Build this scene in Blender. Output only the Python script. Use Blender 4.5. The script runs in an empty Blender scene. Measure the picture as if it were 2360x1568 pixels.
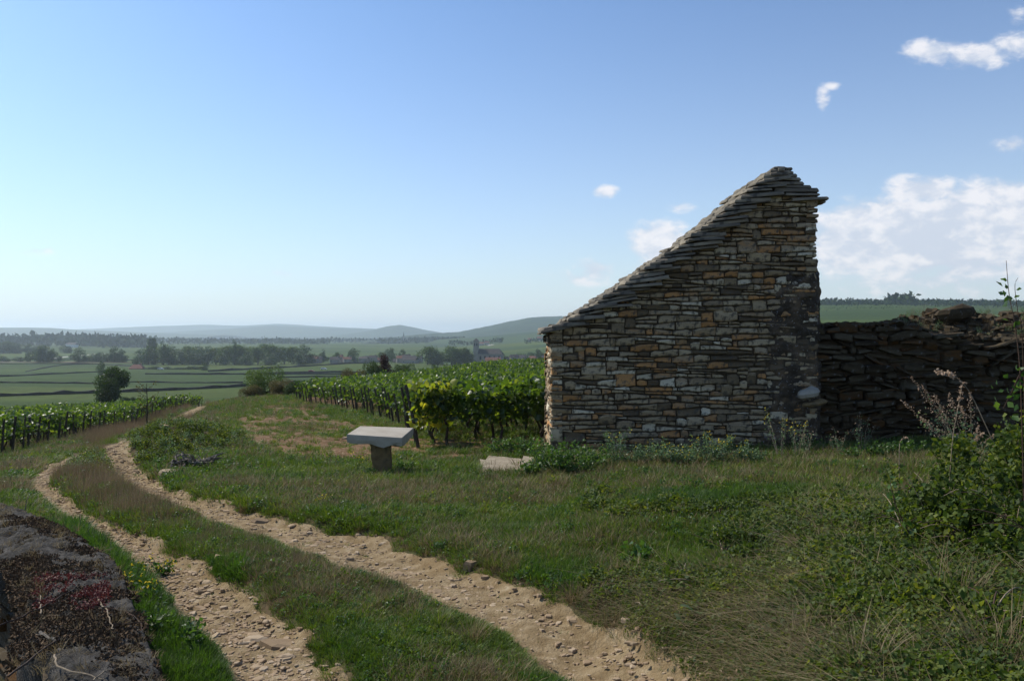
import bpy, math, random
import numpy as np
from mathutils import Vector, Matrix
R = math.radians
sc = bpy.context.scene
rng = np.random.default_rng(7)
rnd = random.Random(5)
PI = math.pi
# ------------------------------------------------------------------ camera, sky, sun, exposure
FPX, CU, VH, CZ = 1835.0, 1179.5, 768.0, 1.75     # focal length and horizon measured in the photo
cd = bpy.data.cameras.new('camera'); cam = bpy.data.objects.new('camera', cd); sc.collection.objects.link(cam)
cam.location = (0, 0, CZ); cam.rotation_euler = (R(90), 0, 0)
cd.sensor_width = 36; cd.lens = 36*FPX/2359; cd.shift_y = -(784-VH)/2359; cd.clip_start = .05; cd.clip_end = 60000
sc.camera = cam
SUN = Vector((-.80, .50, 1.0)).normalized()
sun_el = math.asin(SUN.z); sun_az = math.atan2(SUN.x, SUN.y)
sl = bpy.data.lights.new('sun', 'SUN'); sl.energy = 5.0; sl.angle = R(.5); sl.color = (1, .93, .82)
so = bpy.data.objects.new('sun', sl); sc.collection.objects.link(so); so.rotation_euler = SUN.to_track_quat('Z', 'Y').to_euler()
sc.view_settings.view_transform = 'Standard'; sc.view_settings.look = 'None'; sc.view_settings.gamma = 1
sc.view_settings.exposure = 0; sc.view_settings.use_curve_mapping = False
sc.cycles.max_bounces = 6; sc.cycles.diffuse_bounces = 3; sc.cycles.transmission_bounces = 4; sc.cycles.volume_bounces = 2
sc.cycles.transparent_max_bounces = 6; sc.cycles.use_denoising = True; sc.cycles.caustics_reflective = False; sc.cycles.caustics_refractive = False

world = bpy.data.worlds.new('World'); sc.world = world; world.use_nodes = True
def world_nodes():
    nt = world.node_tree; N = nt.nodes; L = nt.links; N.clear()
    def nd(t, **k):
        n = N.new(t)
        for a, b in k.items(): setattr(n, a, b)
        return n
    def M(op, a, b=None, c=None, clamp=False):
        n = nd('ShaderNodeMath', operation=op, use_clamp=clamp)
        for i, v in enumerate((a, b, c)):
            if v is None: continue
            if isinstance(v, (int, float)): n.inputs[i].default_value = v
            else: L.new(v, n.inputs[i])
        return n.outputs[0]
    out = nd('ShaderNodeOutputWorld'); bg = nd('ShaderNodeBackground'); bg.inputs[1].default_value = .14
    sky = nd('ShaderNodeTexSky', sky_type='NISHITA'); sky.sun_disc = False
    sky.sun_elevation = sun_el; sky.sun_rotation = sun_az; sky.altitude = 300; sky.air_density = 1.0; sky.dust_density = 1.1; sky.ozone_density = 1.6
    tc = nd('ShaderNodeTexCoord'); sp = nd('ShaderNodeSeparateXYZ'); L.new(tc.outputs['Generated'], sp.inputs[0])
    x, y, z = sp.outputs
    ay = M('MAXIMUM', M('ABSOLUTE', y), .12)
    px = M('DIVIDE', x, ay); pz = M('DIVIDE', z, ay)
    cv = nd('ShaderNodeCombineXYZ'); L.new(px, cv.inputs[0]); L.new(pz, cv.inputs[1]); L.new(M('MULTIPLY', M('SIGN', y), 3), cv.inputs[2])
    def noise(scale, det, rough, stretch=(1, 1.7, 1)):
        mp = nd('ShaderNodeMapping'); mp.inputs['Scale'].default_value = stretch; L.new(cv.outputs[0], mp.inputs[0])
        n = nd('ShaderNodeTexNoise'); n.inputs['Scale'].default_value = scale; n.inputs['Detail'].default_value = det; n.inputs['Roughness'].default_value = rough
        n.inputs['Distortion'].default_value = .25
        L.new(mp.outputs[0], n.inputs['Vector']); return n.outputs['Fac']
    n1 = noise(12, 9, .56); n2 = noise(34, 6, .55)
    blobs = [(2150, 118, 70, 34, .95), (2250, 130, 90, 34, .9), (2345, 105, 70, 30, .85), (1897, 224, 17, 28, .55), (1918, 200, 26, 10, .42), (2335, 335, 55, 22, .7), (2355, 30, 30, 30, .5),
             (2130, 438, 90, 36, 1.15), (2080, 540, 210, 80, 1.7), (2300, 510, 190, 90, 1.7), (1960, 565, 110, 75, 1.25), (2345, 560, 120, 70, 1.5), (2200, 580, 280, 75, 1.2), (2000, 520, 110, 60, 1.3), (2150, 640, 330, 45, .6),
             (1397, 442, 32, 16, .9), (1520, 560, 75, 50, 1.1), (1545, 590, 90, 60, .8), (1370, 622, 50, 30, .75), (1340, 640, 80, 22, .5), (1570, 478, 35, 14, .45), (85, 575, 60, 14, .35), (650, 630, 45, 12, .3)]
    blobs += [(2700, 500, 300, 120, 1), (3300, 420, 400, 150, 1), (2900, 150, 200, 60, .9), (4200, 300, 500, 200, 1)]
    acc = None
    front = M('GREATER_THAN', y, 0)
    for u, v, ru, rv, a in blobs:
        dx = M('MULTIPLY', M('SUBTRACT', px, (u-CU)/FPX), FPX/ru/1.35); dz = M('MULTIPLY', M('SUBTRACT', pz, (VH-v)/FPX), FPX/rv/1.35)
        d = M('SQRT', M('ADD', M('MULTIPLY', dx, dx), M('MULTIPLY', dz, dz)))
        m = M('MULTIPLY', M('SUBTRACT', 1.0, d, clamp=True), a*1.45)
        acc = m if acc is None else M('MAXIMUM', acc, m)
    acc = M('MULTIPLY', acc, front)
    s = M('ADD', M('MULTIPLY', acc, 1.25), M('MULTIPLY', M('SUBTRACT', n1, .50), 2.9))
    s = M('ADD', s, M('MULTIPLY', M('SUBTRACT', n2, .5), 2.0))
    mr = nd('ShaderNodeMapRange'); mr.interpolation_type = 'SMOOTHSTEP'; L.new(s, mr.inputs[0]); mr.inputs[1].default_value = .10; mr.inputs[2].default_value = 1.35
    gate = nd('ShaderNodeMapRange'); L.new(acc, gate.inputs[0]); gate.inputs[1].default_value = .02; gate.inputs[2].default_value = .3
    fac = M('MULTIPLY', M('MULTIPLY', mr.outputs[0], gate.outputs[0]), .88)
    # broken cloud going on behind the viewer
    mb = nd('ShaderNodeMapRange'); mb.interpolation_type = 'SMOOTHSTEP'; L.new(n1, mb.inputs[0]); mb.inputs[1].default_value = .55; mb.inputs[2].default_value = .75
    back = M('MULTIPLY', M('MULTIPLY', mb.outputs[0], M('LESS_THAN', y, -.05)), .8)
    fac = M('MAXIMUM', fac, back)
    cc = nd('ShaderNodeMix', data_type='RGBA'); cs = nd('ShaderNodeMapRange'); cs.interpolation_type = 'SMOOTHSTEP'; L.new(M('ADD', M('MULTIPLY', n1, .55), M('MULTIPLY', n2, .45)), cs.inputs[0]); cs.inputs[1].default_value = .44; cs.inputs[2].default_value = .60; L.new(cs.outputs[0], cc.inputs[0]); cc.inputs[6].default_value = (4.9, 5.3, 6.1, 1); cc.inputs[7].default_value = (7.0, 6.9, 7.1, 1)
    # grade of the air: fuller blue high up, as the photograph's film rendering has it
    gm = nd('ShaderNodeMix', data_type='RGBA', blend_type='MULTIPLY'); gm.inputs[0].default_value = 1; gx = nd('ShaderNodeGamma'); gx.inputs[1].default_value = 1.27; L.new(sky.outputs[0], gx.inputs[0]); L.new(gx.outputs[0], gm.inputs[6]); gm.inputs[7].default_value = (.385, .565, .68, 1)
    hz = M('MULTIPLY', M('POWER', 2.718, M('MULTIPLY', M('MAXIMUM', z, 0.0), -5.2)), .84)
    hm = nd('ShaderNodeMix', data_type='RGBA'); L.new(hz, hm.inputs[0]); L.new(gm.outputs[2], hm.inputs[6]); hm.inputs[7].default_value = (6.3, 6.6, 6.9, 1)
    mx = nd('ShaderNodeMix', data_type='RGBA'); L.new(fac, mx.inputs[0]); L.new(hm.outputs[2], mx.inputs[6]); L.new(cc.outputs[2], mx.inputs[7])
    L.new(mx.outputs[2], bg.inputs[0]); L.new(bg.outputs[0], out.inputs[0])
world_nodes()

# ------------------------------------------------------------------ small maths
def _hash(ix, iy, seed):
    n = (ix.astype(np.int64)*374761393 + iy.astype(np.int64)*668265263 + seed*982451653) & 0x7fffffff
    n = ((n ^ (n >> 13))*1274126177) & 0x7fffffff
    return ((n ^ (n >> 16)) & 0xffff)/65535.0
def vnoise(x, y, seed=0):
    x = np.asarray(x, float); y = np.asarray(y, float)
    ix = np.floor(x); iy = np.floor(y); fx = x-ix; fy = y-iy
    fx = fx*fx*(3-2*fx); fy = fy*fy*(3-2*fy)
    a = _hash(ix, iy, seed); b = _hash(ix+1, iy, seed); c = _hash(ix, iy+1, seed); d = _hash(ix+1, iy+1, seed)
    return a+(b-a)*fx+(c-a)*fy+(a-b-c+d)*fx*fy
def fbm(x, y, o=4, seed=0):
    s = 0; a = .5; t = 0
    for k in range(o):
        s = s+a*vnoise(np.asarray(x)*2**k, np.asarray(y)*2**k, seed+k*17); t += a; a *= .5
    return s/t
def sstep(a, b, x):
    t = np.clip((np.asarray(x, float)-a)/(b-a), 0, 1); return t*t*(3-2*t)

# ------------------------------------------------------------------ terrain: drop below the eye over (bearing, log distance)
CP = []
def prof(u, pts):
    th = math.atan((u-CU)/FPX)
    for y, d in pts: CP.append((th, math.log(y/math.cos(th)), d))
def profth(deg, pts):
    for r, d in pts: CP.append((R(deg), math.log(r), d))
far = [(900, 30), (2500, 31), (12000, 31)]
prof(-900, [(8, 2.1), (20, 3.3), (40, 5), (90, 8.8), (200, 15.7), (600, 27)]+far)
prof(0, [(3, 1.75), (7, 1.88), (11, 2.16), (24, 3.69), (34, 4.65), (60, 6.9), (130, 11.6), (200, 15.7), (300, 19.4), (600, 27)]+far)
prof(260, [(5, 1.77), (8, 1.88), (12, 2.2), (17, 2.62), (33, 4.17), (55, 6.1), (130, 11.6), (200, 15.5), (600, 27)]+far)
prof(480, [(5, 1.76), (8.9, 1.85), (13, 2.15), (20, 2.7), (42, 4.6), (85, 7.75), (130, 11.1), (200, 15.2), (600, 27)]+far)
prof(600, [(5, 1.75), (10, 1.9), (14, 2.12), (19, 2.4), (28, 2.93), (42, 3.8), (60, 4.8), (90, 7), (200, 15), (600, 27)]+far)
prof(740, [(10, 1.9), (19, 2.4), (30, 3.15), (44, 4.0), (60, 4.6), (80, 5.7), (200, 14.6), (600, 26.8)]+far)
prof(900, [(5, 1.75), (8, 1.8), (11, 1.97), (15, 2.12), (19, 2.42), (24, 2.85), (44, 3.85), (70, 4.75), (110, 7.4), (200, 14), (600, 26.5)]+far)
prof(1130, [(3.5, 1.74), (5, 1.74), (8, 1.8), (12, 1.97), (15, 2.13), (24, 2.65), (44, 3.3), (75, 4.2), (110, 5.0), (160, 8.5), (300, 17), (600, 26), (830, 30), (1500, 26), (2500, 22), (4000, 24), (12000, 24)])
prof(1270, [(5, 1.73), (8, 1.78), (12.5, 1.92), (15, 2.08), (44, 3.15), (110, 4.9), (160, 8), (300, 16), (600, 25.5), (830, 28), (1500, 17), (2500, 3), (4000, -5), (12000, -5)])
prof(1000, [(830, 30), (2500, 29)])
prof(1400, [(3.6, 1.73), (5, 1.72), (6.3, 1.64), (12.3, 1.88), (600, 20), (1500, 0)])
prof(1600, [(3.6, 1.6), (4.6, 1.5), (6, 1.57), (9, 1.7), (12.3, 1.84), (20, 1.9), (44, 2.4), (110, 2), (300, 0), (600, -5), (1500, -40), (12000, -45)])
prof(1850, [(2.5, 1.25), (3.5, 1.25), (4.7, 1.36), (8, 1.6), (11, 1.70), (12.3, 1.76), (20, 1.6), (44, 1), (110, 0), (300, -2), (600, -8), (1000, -29), (1400, -48), (3000, -50), (12000, -50)])
prof(2359, [(2.5, 1.1), (4.5, 1.28), (9.8, 1.55), (12, 1.64), (20, 1.4), (44, .9), (110, -.5), (300, -3), (600, -9), (1000, -29), (1400, -48), (3000, -50), (12000, -50)])
prof(3400, [(4, 1.2), (10, 1.5), (20, 1.4), (110, -.5), (600, -9), (1000, -29), (1400, -48), (12000, -50)])
for dg in (95, 140, 180, -180): profth(dg, [(2, 1.7), (6, 1.6), (30, 1), (100, -3), (1000, -25), (12000, -40)])
for dg in (-100, -140): profth(dg, [(2, 1.75), (6, 1.85), (30, 3), (100, 7), (1000, 20), (12000, 25)])
profth(0, [(1.3, 1.75)]); profth(60, [(1.3, 1.7)]); profth(-60, [(1.3, 1.75)])
CP = np.array(CP)
CPX = CP[:, :2]*np.array([2.2, 1.0])
def _k(d2): return np.where(d2 > 1e-12, d2*np.log(np.maximum(d2, 1e-12)), 0)
NCP = len(CP); n = NCP; A = np.zeros((n+3, n+3)); dd = ((CPX[:, None]-CPX[None])**2).sum(-1)
A[:n, :n] = _k(dd)+np.eye(n)*.002; A[:n, n] = 1; A[:n, n+1:] = CPX; A[n, :n] = 1; A[n+1:, :n] = CPX.T
W = np.linalg.solve(A, np.concatenate([CP[:, 2], [0, 0, 0]]))
def base_drop(x, y):
    x = np.asarray(x, float); y = np.asarray(y, float); sh = x.shape; x = x.ravel(); y = y.ravel()
    r = np.maximum(np.hypot(x, y), 1.0); th = np.arctan2(x, y)
    q = np.stack([th*2.2, np.log(r)], 1); o = np.empty(len(q))
    for i in range(0, len(q), 20000):
        d2 = ((q[i:i+20000, None]-CPX[None])**2).sum(-1)
        o[i:i+20000] = _k(d2)@W[:NCP]+W[NCP]+q[i:i+20000]@W[NCP+1:]
    return o.reshape(sh)
WALL_C = np.array([(-1.2, .6), (-1.34, 2.2), (-1.6, 3.0), (-1.82, 3.4), (-2.32, 4.27), (-2.88, 5.05), (-3.6, 5.85), (-4.35, 6.55), (-5.3, 7.1), (-6.7, 7.6), (-8.5, 8.0)])
def wall_sd(x, y):                      # signed distance to the low wall's middle line, left side negative
    best = np.full(np.shape(x), 1e9); sg = np.ones(np.shape(x))
    for a, b in zip(WALL_C[:-1], WALL_C[1:]):
        d = b-a; t = np.clip(((x-a[0])*d[0]+(y-a[1])*d[1])/(d@d), 0, 1)
        qx = x-a[0]-t*d[0]; qy = y-a[1]-t*d[1]; q = np.hypot(qx, qy); s = np.sign(qx*d[1]-qy*d[0])
        m = q < best; best = np.where(m, q, best); sg = np.where(m, s, sg)
    return best*sg
RUT_L = np.array([(1700, 640, 960), (1568, 530, 815), (1450, 440, 715), (1340, 350, 560), (1260, 250, 400), (1200, 165, 265), (1140, 75, 150), (1110, 55, 125), (1080, 80, 175), (1050, 145, 232), (1015, 252, 335), (980, 352, 415), (950, 415, 462), (935, 450, 484)])[::-1]
RUT_R = np.array([(1700, 1560, 1980), (1568, 1285, 1640), (1500, 1215, 1530), (1450, 1150, 1430), (1370, 950, 1280), (1290, 730, 1050), (1225, 560, 880), (1185, 440, 650), (1150, 345, 480), (1110, 262, 375), (1080, 232, 305), (1055, 240, 298), (1030, 268, 300)])[::-1]
def rut_s(u, v, T):
    l = np.interp(v, T[:, 0], T[:, 1]); r = np.interp(v, T[:, 0], T[:, 2])
    s = (u-(l+r)/2)/((r-l)/2); return np.where((v < T[0, 0]) | (v > T[-1, 0]+200), 9, s)
def uv_of(x, y, drop):
    yy = np.maximum(y, .3); return CU+FPX*np.asarray(x)/yy, VH+FPX*drop/yy
def H(x, y):
    x = np.asarray(x, float); y = np.asarray(y, float)
    d = base_drop(x, y); r = np.hypot(x, y); z = CZ-d
    u, v = uv_of(x, y, d)
    f = (y > 2.0)
    for T in (RUT_L, RUT_R):
        s = np.abs(rut_s(u, v, T)); z = z-np.where(f, (1-sstep(.6, 1.15, s)), 0)*np.clip(.09*12/np.maximum(r, 12), .02, .09)
    z = z+.62*np.exp(-(((x+6.55)/1.05)**2+((y-15.2)/2.0)**2))+.12*np.exp(-(((x+5.0)/.9)**2+((y-12.6)/1.0)**2))
    z = z+np.where(r < 200, (fbm(x*.9, y*.9, 3, 3)-.5)*.10, 0)
    z = z+np.where(r < 40, (fbm(x*4, y*4, 3, 9)-.5)*.05, 0)
    z = z+np.where(r > 250, (fbm(x/260, y/260, 3, 5)-.5)*np.clip(r/260, 0, 8), 0)
    sd = wall_sd(x, y); z = z-np.where(r < 30, (1-sstep(-.27, -.02, sd))*1.0*(1-sstep(9, 16, r)), 0)
    return z
def H1(x, y): return float(H(np.array([x]), np.array([y]))[0])
_ys = np.exp(np.linspace(math.log(2.2), math.log(9000), 900))
def G(u, v, ymin=0):                    # first ground point seen along the photo's ray
    xs = (u-CU)/FPX*_ys; z = H(xs, _ys); zr = CZ-(v-VH)/FPX*_ys
    k = np.where((zr <= z) & (_ys > ymin))[0]
    i = k[0] if len(k) else len(_ys)-1
    if i == 0: return float(xs[0]), float(_ys[0]), float(z[0])
    a = z[i-1]-zr[i-1]; b = z[i]-zr[i]; t = 0 if a == b else min(max(-a/(b-a), 0), 1)
    y = _ys[i-1]+t*(_ys[i]-_ys[i-1]); x = (u-CU)/FPX*y
    return float(x), float(y), H1(x, y)
def PX(u, y): return (u-CU)/FPX*y
def PZ(v, y): return CZ-(v-VH)/FPX*y

# ------------------------------------------------------------------ meshes, objects, tags
def link(o, parent=None):
    sc.collection.objects.link(o)
    if parent is not None: o.parent = parent
    return o
def mesh_from(name, V, F, smooth=False):
    me = bpy.data.meshes.new(name); V = np.asarray(V, dtype=np.float32)
    if isinstance(F, np.ndarray):
        m, k = F.shape; me.vertices.add(len(V)); me.vertices.foreach_set('co', V.ravel())
        me.loops.add(m*k); me.loops.foreach_set('vertex_index', F.ravel().astype(np.int32))
        me.polygons.add(m); me.polygons.foreach_set('loop_start', np.arange(0, m*k, k, dtype=np.int32))
        try: me.polygons.foreach_set('loop_total', np.full(m, k, dtype=np.int32))
        except Exception: pass
        me.update(calc_edges=True)
    else:
        me.from_pydata([tuple(map(float, v)) for v in V], [], F); me.update()
    if smooth: me.polygons.foreach_set('use_smooth', np.ones(len(me.polygons), dtype=bool))
    return me
def add(name, V, F, mat, parent=None, smooth=False, loc=None):
    me = mesh_from(name, V, F, smooth)
    if mat is not None: me.materials.append(mat)
    o = bpy.data.objects.new(name, me)
    if loc is not None: o.location = loc
    return link(o, parent)
def tag(o, label=None, cat=None, group=None, kind=None):
    if label: o['label'] = label
    if cat: o['category'] = cat
    if group: o['group'] = group
    if kind: o['kind'] = kind
    return o
def empty(name, loc=(0, 0, 0), rz=0, sc_=1.0):
    o = bpy.data.objects.new(name, None); o.location = loc; o.rotation_euler = (0, 0, rz); o.scale = (sc_,)*3; o.empty_display_size = .1
    return link(o)
def copy_tree(o, parent=None):
    c = o.copy(); sc.collection.objects.link(c); c.parent = parent
    for ch in list(o.children): copy_tree(ch, c)
    return c
class MB:
    def __init__(s): s.v = []; s.f = []
    def add(s, V, F):
        b = len(s.v); s.v += [tuple(p) for p in V]; s.f += [tuple(b+i for i in f) for f in F]
    def box(s, x0, y0, z0, x1, y1, z1):
        s.add([(x0, y0, z0), (x1, y0, z0), (x1, y1, z0), (x0, y1, z0), (x0, y0, z1), (x1, y0, z1), (x1, y1, z1), (x0, y1, z1)],
              [(0, 3, 2, 1), (4, 5, 6, 7), (0, 1, 5, 4), (1, 2, 6, 5), (2, 3, 7, 6), (3, 0, 4, 7)])
    def tube(s, pts, rad, k=5, cap=True):
        pts = [Vector(p) for p in pts]; m = len(pts); b = len(s.v)
        for i, p in enumerate(pts):
            t = (pts[min(i+1, m-1)]-pts[max(i-1, 0)]); t = t.normalized() if t.length > 1e-9 else Vector((0, 0, 1))
            a = t.cross(Vector((0, 0, 1)) if abs(t.z) < .9 else Vector((1, 0, 0))).normalized(); c = t.cross(a)
            rr = rad[i] if isinstance(rad, (list, tuple)) else rad
            for j in range(k):
                an = 2*PI*j/k; s.v.append(tuple(p+a*(rr*math.cos(an))+c*(rr*math.sin(an))))
        for i in range(m-1):
            for j in range(k):
                j2 = (j+1) % k; s.f.append((b+i*k+j, b+i*k+j2, b+(i+1)*k+j2, b+(i+1)*k+j))
        if cap: s.f.append(tuple(b+(m-1)*k+j for j in range(k))); s.f.append(tuple(b+j for j in reversed(range(k))))
    def build(s, name, mat, parent=None, smooth=False): return add(name, s.v, s.f, mat, parent, smooth)

# ------------------------------------------------------------------ materials
def mk(name, stops, src='noise', scale=3.0, detail=4, rough=.9, spec=.15, transl=None, bump=None, mixn=.5, coords='Object', second=None, stretch=None):
    """colour = ramp(factor); factor from noise, per-island or per-object random, or a blend with noise"""
    m = bpy.data.materials.new(name); m.use_nodes = True; nt = m.node_tree; N = nt.nodes; L = nt.links; N.clear()
    out = N.new('ShaderNodeOutputMaterial'); pb = N.new('ShaderNodeBsdfPrincipled'); pb.inputs['Roughness'].default_value = rough
    pb.inputs['Specular IOR Level'].default_value = spec
    tc = N.new('ShaderNodeTexCoord') if coords != 'World' else N.new('ShaderNodeNewGeometry'); co = tc.outputs['Object'] if coords != 'World' else tc.outputs['Position']
    if stretch:
        mp = N.new('ShaderNodeMapping'); mp.inputs['Scale'].default_value = stretch; L.new(co, mp.inputs[0]); co = mp.outputs[0]
    nz = N.new('ShaderNodeTexNoise'); nz.inputs['Scale'].default_value = scale; nz.inputs['Detail'].default_value = detail; nz.inputs['Roughness'].default_value = .6; L.new(co, nz.inputs['Vector'])
    fac = nz.outputs['Fac']
    st = N.new('ShaderNodeMapRange'); L.new(fac, st.inputs[0]); st.inputs[1].default_value = .28; st.inputs[2].default_value = .72; fac = st.outputs[0]
    if src in ('island', 'object'):
        if src == 'island': g = N.new('ShaderNodeNewGeometry'); rv = g.outputs['Random Per Island']
        else: g = N.new('ShaderNodeObjectInfo'); rv = g.outputs['Random']
        mi = N.new('ShaderNodeMix'); mi.inputs[0].default_value = mixn; L.new(rv, mi.inputs[2]); L.new(fac, mi.inputs[3]); fac = mi.outputs[0]
    rp = N.new('ShaderNodeValToRGB'); L.new(fac, rp.inputs[0]); el = rp.color_ramp.elements
    while len(el) > 1: el.remove(el[-1])
    el[0].position = stops[0][0]; el[0].color = (*stops[0][1], 1)
    for p, c in stops[1:]: e = el.new(p); e.color = (*c, 1)
    col = rp.outputs[0]
    if second:                          # (scale, lo, hi, colour, amount): patches of another colour
        n2 = N.new('ShaderNodeTexNoise'); n2.inputs['Scale'].default_value = second[0]; n2.inputs['Detail'].default_value = 5; L.new(co, n2.inputs['Vector'])
        m2 = N.new('ShaderNodeMapRange'); L.new(n2.outputs['Fac'], m2.inputs[0]); m2.inputs[1].default_value = second[1]; m2.inputs[2].default_value = second[2]; m2.inputs[4].default_value = second[4]
        mc = N.new('ShaderNodeMix'); mc.data_type = 'RGBA'; L.new(m2.outputs[0], mc.inputs[0]); L.new(col, mc.inputs[6]); mc.inputs[7].default_value = (*second[3], 1); col = mc.outputs[2]
    L.new(col, pb.inputs['Base Color']); sh = pb.outputs[0]
    if bump:
        nb = N.new('ShaderNodeTexNoise'); nb.inputs['Scale'].default_value = bump[0]; nb.inputs['Detail'].default_value = 6; nb.inputs['Roughness'].default_value = .65; L.new(co, nb.inputs['Vector'])
        bp = N.new('ShaderNodeBump'); bp.inputs['Strength'].default_value = bump[1]; bp.inputs['Distance'].default_value = bump[2] if len(bump) > 2 else .02
        L.new(nb.outputs['Fac'], bp.inputs['Height']); L.new(bp.outputs[0], pb.inputs['Normal'])
    if transl:
        tr = N.new('ShaderNodeBsdfTranslucent'); mu = N.new('ShaderNodeMix'); mu.data_type = 'RGBA'; mu.blend_type = 'MULTIPLY'; mu.inputs[0].default_value = 1
        L.new(col, mu.inputs[6]); mu.inputs[7].default_value = (*transl[1], 1); L.new(mu.outputs[2], tr.inputs[0])
        ms = N.new('ShaderNodeMixShader'); ms.inputs[0].default_value = transl[0]; L.new(sh, ms.inputs[1]); L.new(tr.outputs[0], ms.inputs[2]); sh = ms.outputs[0]
    L.new(sh, out.inputs[0]); return m
TR = (.42, (1.7, 1.6, .7))
M_vine = mk('vine_leaf', [(0, (.016, .036, .010)), (.35, (.034, .070, .014)), (.7, (.066, .112, .018)), (.93, (.11, .155, .025)), (1, (.27, .25, .04))], 'island', .7, 3, .42, .5, (.5, (2.3, 2.1, .8)), mixn=.35, coords='World')
M_vine_yel = mk('vine_leaf_yellowing', [(0, (.06, .10, .014)), (.4, (.14, .19, .02)), (1, (.42, .38, .05))], 'island', 1.5, 3, .45, .5, (.5, (2.0, 1.9, .8)), mixn=.35, coords='World')
M_tree = mk('tree_leaf', [(0, (.016, .032, .010)), (.5, (.034, .064, .016)), (1, (.065, .10, .022))], 'island', .25, 3, .55, .3, (.3, (1.5, 1.6, .7)), mixn=.5, coords='World')
M_tree_pale = mk('tree_leaf_pale', [(0, (.03, .055, .014)), (.5, (.06, .10, .022)), (1, (.12, .16, .035))], 'island', .25, 3, .5, .3, (.35, (1.5, 1.6, .7)), mixn=.5, coords='World')
M_copper = mk('copper_leaf', [(0, (.016, .008, .007)), (.5, (.035, .014, .010)), (1, (.07, .03, .014))], 'island', .5, 3, .55, .3, (.2, (1.6, 1, .7)), mixn=.5, coords='World')
M_scrub = mk('scrub_leaf', [(0, (.04, .04, .016)), (.5, (.09, .085, .03)), (1, (.17, .14, .06))], 'island', .8, 3, .6, .3, (.3, (1.5, 1.4, .8)), mixn=.5, coords='World')
M_bramble = mk('bramble_leaf', [(0, (.018, .036, .010)), (.35, (.040, .070, .014)), (.65, (.085, .12, .022)), (.85, (.16, .18, .035)), (1, (.30, .24, .07))], 'island', 1.6, 3, .6, .22, (.38, (1.9, 1.8, .7)), mixn=.4, coords='World')
M_nettle = mk('nettle_leaf', [(0, (.025, .06, .018)), (.5, (.05, .11, .025)), (1, (.10, .17, .035))], 'island', 2, 3, .5, .4, TR, mixn=.4, coords='World')
M_glauc = mk('glaucous_leaf', [(0, (.05, .09, .05)), (.5, (.10, .16, .09)), (1, (.18, .25, .13))], 'island', 2, 3, .5, .4, (.4, (1.5, 1.6, 1)), mixn=.4, coords='World')
M_bark = mk('bark', [(0, (.03, .024, .018)), (1, (.085, .07, .052))], scale=9, rough=.95, bump=(30, .6, .01), stretch=(1, 1, .3))
M_post = mk('weathered_post', [(0, (.035, .030, .024)), (1, (.10, .085, .07))], scale=8, rough=.95, bump=(30, .5, .006), stretch=(1, 1, .2))
M_grass = mk('green_grass', [(0, (.034, .066, .010)), (.45, (.072, .128, .017)), (.75, (.135, .18, .026)), (1, (.31, .27, .08))], 'island', .8, 3, .55, .3, (.36, (1.6, 1.6, .6)), mixn=.45, coords='World')
M_lush = mk('lush_grass', [(0, (.028, .062, .012)), (.5, (.048, .095, .016)), (1, (.085, .13, .024))], 'island', 1, 3, .5, .35, (.42, (1.6, 1.8, .6)), mixn=.4, coords='World')
M_dry = mk('dry_grass', [(0, (.10, .072, .038)), (.5, (.19, .145, .075)), (1, (.36, .29, .17))], 'island', 1, 3, .7, .2, (.3, (1.1, 1.05, .9)), mixn=.4, coords='World')
M_rust = mk('rusty_seed_grass', [(0, (.10, .072, .04)), (.5, (.20, .15, .09)), (1, (.34, .27, .17))], 'island', 1, 3, .7, .2, (.3, (1.1, 1, .9)), mixn=.4, coords='World')
PAL = [(0, (0.062, 0.046, 0.029)), (0.13, (0.135, 0.098, 0.058)), (0.27, (0.354, 0.274, 0.164)), (0.38, (0.229, 0.168, 0.1)), (0.5, (0.437, 0.346, 0.216)), (0.6, (0.312, 0.24, 0.148)), (0.66, (0.354, 0.192, 0.08)), (0.71, (0.468, 0.24, 0.088)), (0.76, (0.281, 0.197, 0.112)), (0.86, (0.478, 0.403, 0.272)), (0.94, (0.624, 0.547, 0.4)), (1, (0.66, 0.605, 0.464))]
M_stone = mk('limestone_block', PAL, 'object', 5, 5, .92, .2, bump=(26, .9, .016), mixn=.12, second=(16, .50, .64, (.085, .074, .058), .85))
M_stone_i = mk('limestone_rubble', PAL, 'island', 5, 5, .92, .2, bump=(26, .9, .016), mixn=.12, second=(16, .50, .64, (.085, .074, .058), .85))
PAL_SHADE = [(p, tuple(c*.19 for c in q)) for p, q in PAL]  # stone palette darkened: the wall's deep shade is put into the colour
M_stone_d = mk('shaded_lichened_rubble', PAL_SHADE, 'object', 4, 5, .95, .15, bump=(22, .8, .015), mixn=.3, second=(14, .62, .70, (.17, .17, .165), .5))
M_stone_di = mk('shaded_lichened_rubble_small', PAL_SHADE, 'island', 4, 5, .95, .15, bump=(22, .8, .015), mixn=.3, second=(14, .62, .70, (.17, .17, .165), .5))
M_lave = mk('roof_slab_stone', [(0, (.085, .075, .06)), (.4, (.16, .14, .11)), (.75, (.25, .215, .16)), (1, (.36, .31, .23))], 'object', 4, 5, .93, .15, bump=(20, .8, .012), mixn=.45, second=(7, .58, .66, (.05, .048, .045), .7))
M_core = mk('earth_mortar', [(0, (.055, .043, .03)), (1, (.13, .10, .068))], scale=9, rough=1, bump=(20, .8, .02))
M_render = mk('old_dark_render', [(0, (.030, .025, .020)), (.5, (.075, .058, .042)), (1, (.20, .14, .085))], scale=3.4, detail=7, rough=1, bump=(16, 1, .03), second=(30, .63, .69, (.30, .31, .33), .8))
M_slab = mk('dressed_limestone', [(0, (.30, .265, .21)), (.6, (.385, .345, .28)), (1, (.45, .41, .34))], scale=3, rough=.8, bump=(60, .25, .004), stretch=(1, 2, 1), second=(16, .62, .72, (.25, .22, .18), .5))
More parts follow.
